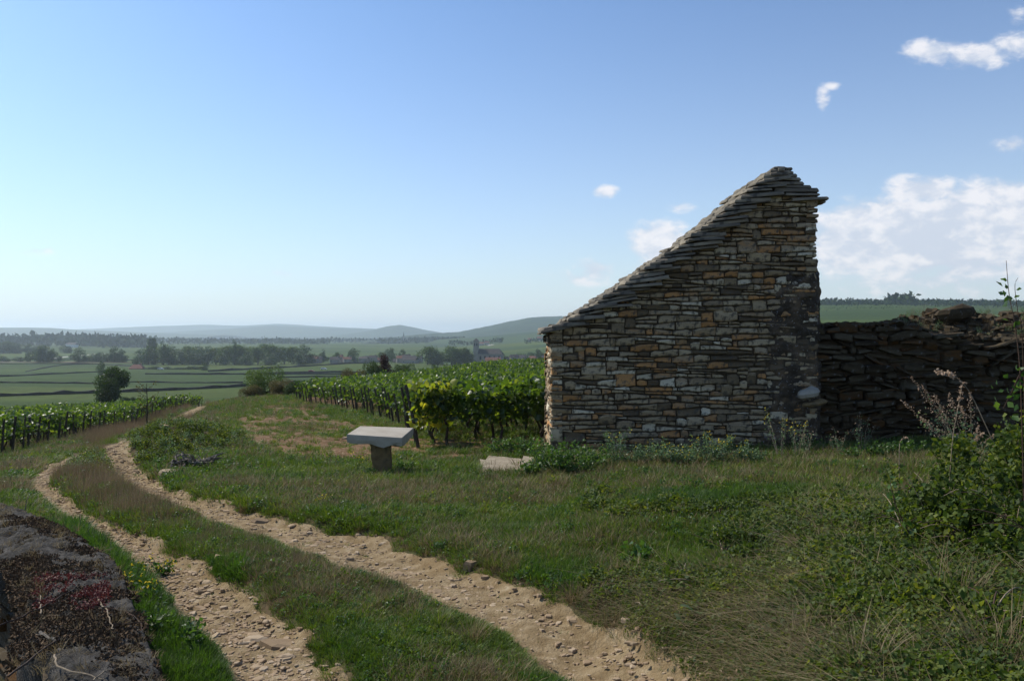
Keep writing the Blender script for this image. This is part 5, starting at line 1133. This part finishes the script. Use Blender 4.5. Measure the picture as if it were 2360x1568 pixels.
    straw = (u > 1330+(n1-.5)*300) & (v > 1345+(n2-.5)*120); k = np.where(straw & (q2 < .24), rng.integers(15, 18, N_), k); k = np.where(straw & (q2 > .80), rng.integers(18, 20, N_), k)
    br = (u > 1850) & (v > 1180); k = np.where(br & (q2 > .72), rng.integers(18, 20, N_), k); k = np.where(br & (q2 < .24), rng.integers(15, 18, N_), k)
    br2 = (u > 1350) & (v > 1150) & (n2 > .53); k = np.where(br2 & (q2 > .7), 18, k)
    mnd = (np.hypot((x+6.5)/1.3, (y-14.8)/2.3) < 1.1); k = np.where(mnd & (q2 < .38), rng.integers(18, 21, N_), k); k = np.where(mnd & (q2 > .8), rng.integers(21, 23, N_), k)
    bankdry = (sR < 1.5) & (u > 600) & (n2 > .5) & (ub > np.interp(vb_, RUT_R[:, 0], RUT_R[:, 2])); k = np.where(bankdry & (q2 < .5), rng.integers(21, 23, N_), k)
    k = np.where((s < .95) & (k > 2), rng.integers(0, 3, N_), k)
    sc_ = np.clip((r/6.5)**.55, .75, 3.2)*(1+.5*(n2-.4)); sc_ = np.where((r > 12) & (k < 3), sc_*.85, sc_)
    sc_ = np.where((k >= 3) & (k < 6) & ~lush, sc_*.72, sc_); sc_ = np.where(mnd, sc_*.62, sc_); sc_ = np.where((s < 1.45) & (v > 1120), sc_*(.55+.45*sstep(.9, 1.45, s)), sc_); sc_ = np.where(mid & (v > 1200), sc_*.8, sc_); sc_ = np.where(patch, sc_*.75, sc_); sc_ = np.where((k >= 15) & (k < 18), sc_*.8, sc_); sc_ = np.where((k >= 9) & (k < 12), sc_*.72, sc_)
    m = keep & (k >= 0) & (y > 1.5)
    sc_pts('grass', 'short mixed green and dry grass covering bank, field edge and track middle', x[m], y[m], z[m]-.006, sc_[m], k[m])
grass_all()
# ------------------------------------------------------------------ single plants
def at_uv(u, v): return G(u, v)
def weed(name, label, cat, u, v, h, kind, mat, group=None, seed=0, spread=.5, nst=7, ls=.03, flowers=0, nl=26, stem=None):
    """a plant of several leafy stems rooted at the ground point seen at (u, v)"""
    rd = random.Random(seed+int(u)); x, y, z = at_uv(u, v); e = empty(name, (x, y, z-.01)); tag(e, label, cat, group); ms = MB(); LP, LF, FP = [], [], []
    for i in range(nst):
        a = rd.random()*6.28; sp = spread*rd.uniform(.2, 1)*h; hh = h*rd.uniform(.6, 1.05); P = []
        for k in range(6):
            t = k/5; P.append(Vector((math.cos(a)*sp*(.15+.85*t**1.3)+rd.uniform(-.01, .01), math.sin(a)*sp*(.15+.85*t**1.3)+rd.uniform(-.01, .01), hh*t*(1-.10*t))))
        ms.tube(P, [.0035*(1-.12*k)*max(1, h) for k in range(6)], 4, False)
        for j in range(nl):
            t = rd.uniform(.12, 1)**.8; q = t*5; k = min(int(q), 4); p = P[k].lerp(P[k+1], q-k); LP.append(p+Vector((rd.gauss(0, .022), rd.gauss(0, .022), rd.gauss(0, .012))))
        for j in range(flowers):
            p = P[-1].lerp(P[-2], rd.random()); FP.append(p+Vector((rd.gauss(0, .03), rd.gauss(0, .03), rd.uniform(-.01, .04))))
    ms.build('stem', stem or M_stem_g, e)
    V, F = leaves(np.array([tuple(p) for p in LP]), ls, KITE, .55); tag(add('leaves', V, F, mat, e), kind='stuff')
    if FP: V, F = leaves(np.array([tuple(p) for p in FP]), .017 if kind != 'seed' else .016, KITE, .8); V2, F2 = leaves(np.array([tuple(p) for p in FP]), .017, KITE, .8); V, F = merge([(V, F), (V2, F2)]); tag(add('flowers' if kind != 'seed' else 'seed_heads', V, F, M_yellow if kind != 'seed' else M_seed, e), kind='stuff')
    return e
# nettles and weeds along the hut foot
for i, (u, v, h, lb) in enumerate([(1255, 1088, .42, 'nettle clump at the left foot of the hut corner'), (1290, 1096, .42, 'tall leafy nettle clump in front of the hut corner'), (1330, 1098, .36, 'nettle clump right of the tall corner nettles'), (1365, 1085, .30, 'low nettle clump below the hut face'), (1225, 1100, .22, 'small nettle tuft overlapping the pale slabs'), (1180, 1052, .30, 'leafy weed clump behind the pale slabs'), (1150, 1050, .26, 'low leafy weed clump at the first vine row end'), (1215, 1048, .28, 'leafy weed between vine row and hut corner')]):
    weed('nettle_clump', lb, 'nettles', u, v, h*1.2, 'leaf', M_nettle, 'nettles at the hut foot', 100+i, 1.0, 26, .040, 0, 20)
for i, (u, v, h, lb, fl) in enumerate([(1418, 1078, .42, 'thin pale weed standing alone against the hut wall', 2), (1455, 1076, .22, 'low bluish weed left of the flowering row', 1), (1490, 1074, .24, 'bluish weed with a few yellow flowers, left in the row', 3), (1525, 1075, .30, 'bluish flowering weed under the hut face', 4), (1560, 1076, .24, 'small bluish weed in the middle of the flowering row', 3), (1595, 1077, .26, 'bluish weed beside the tallest flowering one', 3),
        (1630, 1076, .36, 'tallest and brightest bluish yellow flowering weed', 7), (1665, 1075, .32, 'flowering weed right of the tallest one', 5), (1700, 1073, .26, 'bluish weed at the right end of the flowering row', 3), (1735, 1072, .2, 'low weed just right of the flowering row', 1), (1568, 1078, .2, 'low weed in front of the flowering row', 2)]):
    weed('flowering_weed', lb, 'weed', u, v, h*1.4, 'fl', M_glauc, 'flowering weeds under the hut face', 140+i, .7, 16, .026, (fl+1)//3, 30)
for i, (u, v, h, lb) in enumerate([(1800, 1062, .78, 'tall spindly yellow flowered weed before the dark wall'), (1835, 1058, .62, 'second tall spindly weed right of the yellow flowered one'), (1862, 1055, .40, 'shorter pale weed before the dark wall'), (1930, 1052, .45, 'pale seed stalk weed in the lit strip before the wall'), (1985, 1048, .66, 'thin tall weed with pale seed tops before the dark wall')]):
    weed('tall_weed', lb, 'weed', u, v, h, 'fl' if i < 2 else 'seed', M_glauc, 'tall weeds before the dark wall', 170+i, .35, 8, .022, 3, 22, M_stem_p)
for i, (u, v, h, lb) in enumerate([(2020, 1058, .26, 'leafy green weed below the dark wall'), (2065, 1056, .24, 'leafy green weed right of the first below the dark wall'), (2100, 1052, .28, 'leafy green weed at the foot of the mugwort'), (1960, 1062, .2, 'bright broad leafed weed in the lit strip')]):
    weed('leafy_weed', lb, 'weed', u, v, h, 'leaf', M_nettle, 'leafy weeds below the dark wall', 190+i, .9, 16, .036, 0, 18)
weed('yellow_flower_plant', 'yellow flowering plant at the left side of the stone table', 'flower plant', 822, 1096, .36, 'fl', M_grass, None, 201, .5, 9, .022, 4, 14)
weed('yellow_flower_plant', 'small yellow flowering plant in the middle of the grassy bank', 'flower plant', 755, 1168, .16, 'fl', M_grass, None, 202, .6, 5, .02, 2, 12)
weed('dark_weed', 'dark leafy weed in the shade right of the table pillar', 'weed', 930, 1090, .22, 'leaf', M_nettle, None, 203, .9, 20, .034, 0, 18)
weed('dark_weed', 'small leafy weed against the left side of the table pillar', 'weed', 848, 1102, .16, 'leaf', M_nettle, None, 204, .9, 12, .03, 0, 14)
weed('thistle_clump', 'pale green leafy clump in the middle of the right bank', 'weed', 1470, 1300, .15, 'leaf', M_nettle, None, 205, 1.2, 14, .05, 0, 12)
for i, (u, v, h, lb) in enumerate([(265, 1370, .22, 'yellow flowering weed at the wall coping edge'), (300, 1400, .2, 'lower yellow flowering weed beside the wall coping'), (350, 1330, .18, 'yellow flowering weed in the lush strip by the rut'), (330, 1470, .26, 'leafy green weed leaning over the low wall'), (420, 1500, .24, 'leafy weed in the lush strip at the bottom')]):
    weed('verge_weed', lb, 'weed', u+25, v, h, 'fl' if i < 3 else 'leaf', M_nettle, 'weeds along the low wall', 220+i, .7, 9, .03, 3 if i < 3 else 0, 16)
# mullein rosette with big pale leaves
def mullein(u, v, n, ls, label):
    x, y, z = G(u, v); e = empty('mullein', (x, y, z)); tag(e, label, 'plant'); rd = random.Random(int(u))
    for i in range(n):
        a = i*2.4; l = ls*rd.uniform(.7, 1.1); up = rd.uniform(.5, 1.3); V = []; m = 5
        for k in range(m+1):
            t = k/m; w = l*.24*math.sin(PI*(.12+.85*t))**.8; q = l*(t*.8); zz = l*up*(t-.45*t*t)+.01
            for sgn, dz in ((-1, .02*l*2), (0, -.0), (1, .02*l*2)): V.append((math.cos(a)*q-math.sin(a)*w*sgn, math.sin(a)*q+math.cos(a)*w*sgn, zz+dz))
        F = []
        for k in range(m):
            for j in (0, 1): F.append((k*3+j, k*3+j+1, k*3+j+4, k*3+j+3))
        add('leaf', V, F, M_glauc, e, smooth=True)
mullein(1622, 1432, 9, .17, 'mullein with big pale upright leaves on the right bank'); mullein(1590, 1452, 7, .12, 'smaller leafy rosette just left of the big mullein')
# mugwort with pale pinkish seed spikes
def mugwort():
    x, y, z = G(2235, 1130); y = y; e = empty('mugwort', (x, y, z)); tag(e, 'mugwort with pale pinkish seed spikes leaning over the bramble', 'wild plant'); rd = random.Random(5); st = MB(); SP, LP = [], []
    for (u, v) in [(2098, 868), (2122, 885), (2150, 905), (2185, 905), (2215, 935), (2075, 920), (2235, 905), (2255, 980), (2120, 960), (2290, 1000), (2170, 960)]:
        yt = y+rd.uniform(-.25, .25); tx, tz = PX(u, yt)-x, PZ(v, yt)-z; P = []
        for k in range(9): t = k/8; P.append(Vector((tx*t**1.25, (yt-y)*t, tz*t+.05*math.sin(t*PI))))
        st.tube(P, [.005*(1-.1*k) for k in range(9)], 5, False)
        for j in range(95):
            t = 1-.42*rd.random()**1.1; q = t*8; k = min(int(q), 7); p = P[k].lerp(P[k+1], q-k); b = (1-t)*.28; a = rd.random()*6.28; SP.append(p+Vector((math.cos(a)*b*rd.random(), math.sin(a)*b*rd.random(), b*.4*rd.random())))
        for j in range(46):
            t = .15+.65*rd.random(); q = t*8; k = min(int(q), 7); p = P[k].lerp(P[k+1], q-k); LP.append(p+Vector((rd.gauss(0, .03), rd.gauss(0, .03), rd.gauss(0, .03))))
    st.build('stem', M_stem_p, e); V, F = leaves(np.array([tuple(p) for p in SP]), .014, KITE, .2); tag(add('seed_heads', V, F, M_seed, e), kind='stuff'); V, F = leaves(np.array([tuple(p) for p in LP]), .028, KITE, .4); tag(add('leaves', V, F, M_glauc, e), kind='stuff')
mugwort()
def stalk(name, label, cat, pts, y0, y1, rad, mat, seeds=0, leavesn=0):
    rd = random.Random(len(label)); n = len(pts); P = [Vector((PX(u, y0+(y1-y0)*i/(n-1)), y0+(y1-y0)*i/(n-1), PZ(v, y0+(y1-y0)*i/(n-1)))) for i, (u, v) in enumerate(pts)]
    P[0].z = H1(P[0].x, P[0].y)-.02; o = P[0].copy(); e = empty(name, o); tag(e, label, cat); Q = []
    for i in range(n-1):
        for k in range(5):
            t = k/5; a, b, c, d = P[max(i-1, 0)], P[i], P[i+1], P[min(i+2, n-1)]; Q.append(.5*((2*b)+(c-a)*t+(2*a-5*b+4*c-d)*t*t+(3*b-a-3*c+d)*t**3)-o)
    Q.append(P[-1]-o); m = MB(); m.tube(Q, [rad*(1-.7*i/len(Q)) for i in range(len(Q))], 5); m.build('stem', mat, e)
    if seeds:
        SP = [Q[int(len(Q)*(.72+.27*rd.random()))]+Vector((rd.gauss(0, .006), rd.gauss(0, .006), rd.gauss(0, .006))) for _ in range(seeds)]; V, F = leaves(np.array([tuple(p) for p in SP]), .016, KITE, 0); tag(add('seed_heads', V, F, M_seed, e), kind='stuff')
    if leavesn:
        SP = [Q[int(len(Q)*(.25+.7*rd.random()))]+Vector((rd.gauss(0, .03), rd.gauss(0, .02), rd.gauss(0, .02))) for _ in range(leavesn)]; V, F = leaves(np.array([tuple(p) for p in SP]), .038, KITE, .4); tag(add('leaves', V, F, M_nettle, e), kind='stuff')
    return e
stalk('grass_stalk', 'long pale grass stalk arching over in front of the dark wall', 'grass stalk', [(2330, 1150), (2300, 1060), (2262, 960), (2225, 890), (2190, 862), (2158, 856)], 4.9, 5.1, .004, M_stem_p, 90)
stalk('grass_stalk', 'second pale grass stalk crossing the arching one', 'grass stalk', [(2180, 1150), (2192, 1040), (2205, 950), (2218, 880)], 4.9, 5.0, .0035, M_stem_p, 50)
stalk('grass_stalk', 'short pale grass stalk with a nodding tip at the wall foot', 'grass stalk', [(2072, 1060), (2072, 1030), (2078, 1012), (2090, 1008)], 8.2, 8.3, .005, M_stem_p, 24)
stalk('grass_stalk', 'short curved pale stalk right of the mugwort', 'grass stalk', [(2320, 1110), (2300, 1050), (2270, 1000), (2245, 1015)], 4.9, 5.0, .003, M_stem_p, 30)
stalk('bramble_shoot', 'tall leafy shoot rising at the right edge', 'bramble', [(2362, 1100), (2352, 900), (2340, 760), (2325, 680), (2318, 600)], 4.3, 4.45, .004, M_stem_d, 0, 16)
stalk('bramble_shoot', 'thin bare forked twig at the right edge', 'bramble', [(2368, 1000), (2356, 800), (2345, 720), (2338, 660), (2345, 640)], 4.35, 4.4, .003, M_stem_d, 0, 3)
stalk('bramble_shoot', 'leafy shoot hanging into the frame at the right edge', 'bramble', [(2390, 1150), (2385, 900), (2360, 850), (2330, 905), (2312, 940)], 4.0, 4.1, .007, M_stem_d, 0, 50)
stalk('bramble_shoot', 'dark arching cane in the upper bramble', 'bramble', [(2250, 1230), (2200, 1160), (2130, 1120), (2060, 1130)], 4.6, 4.8, .006, M_stem_d, 0, 30)
stalk('bramble_shoot', 'dark upright cane on the left edge of the bramble', 'bramble', [(2160, 1330), (2110, 1250), (2070, 1180), (2050, 1110)], 4.4, 4.6, .006, M_stem_d, 0, 40)
# brambles
def bramble(label, blobs, n, ls, seed, canes=14):
    """blobs: (u, v of centre, radius px, distance, height factor)"""
    rd = random.Random(seed); B = []
    for (u, v, rpx, y, hf) in blobs:
        r = rpx/FPX*y; B.append((PX(u, y), y, PZ(v, y), r, r*.9, r*hf))
    c = B[0]; o = Vector((c[0], c[1], H1(c[0], c[1]))); e = empty('bramble_bush', o); tag(e, label, 'bramble bush', 'brambles on the right bank')
    P = blob_pts(B, n, .35); cl = fbm(P[:, 0]*5+P[:, 2]*3, P[:, 1]*5+P[:, 2]*4, 3, seed); P = P[cl > .47]; zg = H(P[:, 0], P[:, 1]); P[:, 2] = np.where(P[:, 2] < zg+.01, zg+.01+.10*rng.random(len(P)), P[:, 2])
    V, F = leaves(P-np.array(o), ls*(.45+1.1*rng.random(len(P))**1.5), KITE, .35); tag(add('leaves', V, F, M_bramble, e), kind='stuff')
    canes = int(canes*1.8)
    for i in range(canes):
        b = rd.choice(B); a = rd.random()*6.28; q = Vector((b[0]+b[3]*.5*math.cos(a+2), b[1]+b[4]*.5*math.sin(a+2), 0)); q.z = H1(q.x, q.y)
        t = Vector((b[0]+b[3]*1.1*math.cos(a), b[1]+b[4]*1.1*math.sin(a), b[2]+b[5]*rd.uniform(-.1, .9))); m = MB(); mid = (q+t)/2+Vector((0, 0, b[5]*rd.uniform(.5, 1.1)))
        m.tube([((1-s)**2*q+2*s*(1-s)*mid+s*s*t)-o for s in np.linspace(0, 1, 8)], [.0045*(1-.09*k) for k in range(8)], 5); m.build('cane', M_stem_d if rd.random() < .5 else M_stem_p, e)
bramble('big leafy bramble bush at the right edge of the picture', [(2310, 1180, 130, 4.5, 1.0), (2420, 1060, 120, 4.7, 1.3), (2230, 1240, 110, 4.4, .8), (2420, 1300, 170, 4.0, .8), (2150, 1140, 50, 4.7, 1.2), (2340, 1060, 60, 4.6, 1.2)], 15000, .034, 301, 26)
bramble('bramble spreading left of the big bush below the mugwort', [(2120, 1230, 110, 4.7, .75), (2190, 1150, 90, 5.2, .9), (2060, 1310, 90, 4.4, .5), (2130, 1320, 110, 4.3, .6), (2210, 1070, 70, 5.0, 1.1), (2090, 1130, 60, 5.2, 1.1)], 12000, .032, 302, 18)
bramble('yellowing creeping bramble low on the bank', [(1900, 1330, 90, 4.2, .3), (1980, 1400, 100, 3.9, .35), (1840, 1400, 80, 3.9, .25), (2080, 1430, 120, 3.6, .4), (1780, 1320, 80, 4.4, .25)], 10000, .030, 303, 16)
bramble('low bramble at the bottom right corner', [(2200, 1480, 140, 3.2, .5), (2340, 1450, 130, 3.0, .7), (2060, 1540, 110, 3.2, .35), (2450, 1500, 170, 2.9, .8), (1900, 1500, 110, 3.4, .25)], 13000, .028, 304, 20)
bramble('creeping bramble patch in the middle of the right bank', [(1600, 1330, 90, 4.6, .22), (1700, 1240, 100, 5.2, .22), (1640, 1420, 80, 4.2, .2)], 4200, .028, 305, 8)
# root pile on the mound, dead root and stick on the bank
def roots(u, v, size, n, label, name='root_pile', mat=None, th=.02):
    x, y, z = G(u, v); e = empty(name, (x, y, z)); tag(e, label, 'dead wood'); rd = random.Random(int(u))
    for i in range(n):
        m = MB(); a = rd.random()*6.28; p = Vector((rd.gauss(0, size*.35), rd.gauss(0, size*.3), rd.uniform(0, size*.35))); P = [p.copy()]; d = Vector((math.cos(a), math.sin(a)*.7, rd.uniform(-.1, .5))).normalized()
        for k in range(5): p = p+d*size*.16; d = (d+Vector((rd.gauss(0, .45), rd.gauss(0, .45), rd.gauss(-.12, .35)))).normalized(); P.append(p.copy())
        for q in P: q.z = max(q.z, .01)
        r = th*rd.uniform(.5, 1.3); m.tube(P, [r, r*.95, r*.8, r*.6, r*.45, r*.2], 6); m.build('root', mat or M_wood, e)
roots(443, 1076, .36, 70, 'heap of grey dead roots on the flank of the weedy mound'); roots(1488, 1420, .14, 11, 'small bleached dead root on the right bank', 'dead_root', M_stem_p, .010)
stalk('stick', 'dark fallen stick at the bottom edge of the track', 'stick', [(1502, 1545), (1530, 1540), (1560, 1533), (1600, 1526)], 4.02, 4.1, .011, M_wood)
stalk('stick', 'thin pale twig leaning up where the wall meets the rut', 'stick', [(50, 1178), (60, 1160), (67, 1143)], 7.1, 7.1, .006, M_stem_p)
# small thorny sapling by the left vines, bush of dry scrub by the rut
def sapling(u, v, y, h, label):
    x = PX(u, y); z = H1(x, y); e = empty('bare_sapling', (x, y, z)); tag(e, label, 'sapling'); rd = random.Random(9); m = MB(); m.tube([(0, 0, -.1), (.03, 0, h*.5), (0, 0, h)], [.045, .03, .012], 6)
    P = []
    for i in range(16):
        a = rd.random()*6.28; z0 = h*rd.uniform(.3, .95); q = (math.cos(a)*h*.22, math.sin(a)*h*.22, z0+h*.14); m.tube([(0, 0, z0), q], [.014, .004], 4); P += [(q[0]*t, q[1]*t, z0+(q[2]-z0)*t) for t in (.5, .8, 1)]
    m.build('trunk', M_bark, e); V, F = leaves(np.array(P*3)+rng.normal(size=(len(P)*3, 3))*.06, .10, KITE, .3); tag(add('leaves', V, F, M_scrub, e), kind='stuff')
sapling(338, 978, 44, 2.4, 'thin half bare sapling standing at the edge of the left vines')
# ------------------------------------------------------------------ litter, moss and dry stems on the low wall
def wall_litter():
    parts, red, n = [], [], 60000
    s = rng.uniform(1.9, 8.2, n); P = np.zeros((n, 3)); q = rng.uniform(-.30, .29, n)
    for i in range(n):
        p, nn = wat(s[i]); P[i] = (p[0]+nn[0]*q[i], p[1]+nn[1]*q[i], wzt+.045-.05*(q[i]/.29)**2-.02*math.sin(s[i]*1.1))
    u, v = uv_of(P[:, 0], P[:, 1], CZ-P[:, 2]); nn_ = fbm(P[:, 0]*4, P[:, 1]*4, 4, 8); nf = fbm(P[:, 0]*11, P[:, 1]*11, 3, 9)
    bare = (v < 1290) | ((v > 1475) & (u < 230)); m = (nn_+.3*(nf-.5) > .44) & ~(bare & (nn_ < .56)) & (v > 1165)
    rd_ = m & (v > 1330) & (v < 1420) & (u > 80) & (u < 250) & (nf > .55)
    a = m & ~rd_; Q = P[a]+np.array([0, 0, .006]); L1 = leaves(Q, .015, KITE, .2); o = add('moss_litter', *L1, M_moss); tag(o, 'brown moss and leaf litter on top of the low wall', kind='stuff')
    Q = np.repeat(P[rd_], 2, 0); Q = Q+rng.normal(size=Q.shape)*.01+np.array([0, 0, .012]); o = add('red_sedum', *leaves(Q, .013, KITE, .4), M_sedum); tag(o, 'patch of red stonecrop on top of the low wall', kind='stuff')
wall_litter()
def wall_stems():
    rd = random.Random(17)
    for (pts, r, lb, mt) in [([(0, 1440), (90, 1405), (170, 1360), (185, 1345)], .0045, 'long dark bramble stem slanting up across the low wall', M_stem_d), ([(20, 1560), (130, 1475), (240, 1440), (330, 1435)], .005, 'dark bramble stem arching across the bottom of the low wall', M_stem_d),
            ([(125, 1510), (140, 1540), (200, 1555), (240, 1562)], .004, 'curved pale purple stem lying at the wall bottom', M_stem_p), ([(92, 1458), (120, 1470), (128, 1478)], .007, 'short pale peeled twig on the wall', M_wood), ([(230, 1360), (226, 1385), (238, 1400), (225, 1380)], .004, 'kinked pale twig by the red stonecrop', M_stem_p),
            ([(245, 1400), (252, 1430), (262, 1450)], .0035, 'thin pale twig near the yellow flowers', M_stem_p), ([(215, 1568), (240, 1545), (248, 1540)], .0035, 'thin pale twig at the bottom edge of the wall', M_stem_p), ([(95, 1415), (92, 1390), (94, 1375)], .004, 'upright pale twig at the broken wall edge', M_stem_p), ([(140, 1400), (230, 1398), (300, 1412), (330, 1450)], .003, 'fine brown stem along the middle of the wall', M_stem_d)]:
        P = []
        for (u, v) in pts: y = FPX*(CZ-wzt-.05-.012)/(v-VH); P.append(Vector((PX(u, y), y, wzt+.055+rd.uniform(0, .018))))
        o = P[0]; n = len(P); Q = []
        for i in range(n-1):
            for k in range(5):
                t = k/5; a, b, c, d = P[max(i-1, 0)], P[i], P[i+1], P[min(i+2, n-1)]; Q.append(.5*((2*b)+(c-a)*t+(2*a-5*b+4*c-d)*t*t+(3*b-a-3*c+d)*t**3)-o+Vector((rd.gauss(0, .003), rd.gauss(0, .003), rd.gauss(0, .002))))
        Q.append(P[-1]-o); m = MB(); m.tube(Q, [r*(1-.5*i/len(Q)) for i in range(len(Q))], 5); ob = m.build('dry_bramble' if mt is M_stem_d else 'twig', mt); ob.location = o; tag(ob, lb, 'stem' if mt is M_stem_d else 'twig')
wall_stems()
def litter_left():                       # dry tangle below the broken left side of the low wall, straw scattered on the wall
    n = 5200; s = rng.uniform(.8, 8.0, n); q = -rng.uniform(.3, 1.6, n); x = np.zeros(n); y = np.zeros(n)
    for i in range(n): p, nn = wat(s[i]); x[i] = p[0]+nn[0]*q[i]; y[i] = p[1]+nn[1]*q[i]
    z = H(x, y); k = rng.choice([6, 7, 8, 15, 16, 17, 18, 19, 9, 3], n); sc_pts('dry_undergrowth', 'dry tangled undergrowth below the left side of the low wall', x, y, z, np.full(n, 1.25), k, .3)
    n = 260; s = rng.uniform(2.6, 7.0, n); q = rng.uniform(-.26, .28, n); x = np.zeros(n); y = np.zeros(n)
    for i in range(n): p, nn = wat(s[i]); x[i] = p[0]+nn[0]*q[i]; y[i] = p[1]+nn[1]*q[i]
    sc_pts('dry_litter', 'dry grass wisps lying on the low wall', x, y, np.full(n, wzt+.04), np.full(n, .5), rng.choice([21, 22, 6, 7], n), .5)
    # dead weeds and grasses along the top of the right wall
    n = 420; s = rng.uniform(0, RL, n); x = np.array([rpx(a) for a in s]); t = rng.random(n); y = np.array([rpy(a) for a in s])+.1+t*1.1; z = np.array([rft(a)+(rbt(a)-rft(a))*min(1, b*1.6) for a, b in zip(s, t)])-.03
    k = np.where(rng.random(n) < .75, rng.choice([9, 10, 6, 21, 22], n), 20); u = CU+FPX*x/y; sc_pts('wall_top_plants', 'dry rusty plants and wisps growing along the top of the right wall', x, y, z, np.where(u < 2070, .35, .8), k, .3)
litter_left()

# tall grass tufts on the bank, each one clump
def tuft(u, v, h, n, mat, label, grp):
    x, y, z = G(u, v); V, F = blades(int(n*1.5), h*.85, h*.26, .0017, .8, random.Random(int(u+v)), 4); o = add('grass_tuft', V, np.array(F), mat, loc=(x, y, z-.01)); tag(o, label, 'grass tuft', grp)
for (u, v, h, n, m, lb) in [(1700, 1270, .34, 90, M_dry, 'tall dry grass tuft in the upper middle of the right bank'), (1740, 1300, .30, 80, M_grass, 'tall green grass tuft beside the tall dry one'), (1660, 1300, .24, 60, M_dry, 'shorter dry tuft left of the tall dry grass'), (1325, 1385, .2, 90, M_dry, 'dead brown tuft at the foot of the bank by the right rut'), (1370, 1400, .22, 90, M_rust, 'rusty tuft beside the dead brown one by the right rut'), (1410, 1440, .2, 70, M_dry, 'dry tuft left of the bleached root'),
        (990, 1225, .16, 60, M_rust, 'brown tuft on the bank edge above the right rut'), (1030, 1215, .15, 60, M_dry, 'dry tuft on the bank edge right of the brown one'), (1060, 1330, .14, 50, M_grass, 'green tuft at the foot of the bank'), (1090, 1480, .22, 80, M_dry, 'pale arching tuft on the middle strip'), (1010, 1440, .2, 70, M_grass, 'green tuft on the middle strip'), (560, 1178, .18, 50, M_rust, 'rusty tuft beside the upper right rut'),
        (1850, 1500, .3, 80, M_dry, 'dry tuft in the lower right brambles'), (1980, 1560, .32, 90, M_dry, 'pale tuft at the bottom edge among the brambles'), (2200, 1400, .4, 70, M_dry, 'long dry tuft inside the right brambles'), (2300, 1540, .34, 70, M_dry, 'long dry tuft near the bottom right corner'), (1900, 1240, .3, 70, M_dry, 'pale tuft above the yellowing bramble'), (2000, 1180, .3, 60, M_dry, 'dry tuft left of the mugwort'), (1540, 1130, .2, 60, M_lush, 'fresh green tuft under the flowering weeds'), (760, 1560, .2, 60, M_grass, 'green tuft at the bottom of the left rut edge'), (715, 1450, .12, 50, M_grass, 'small green tuft growing inside the left rut')]:
    tuft(u, v, h, n, m, lb, 'tall grass tufts on bank and track')
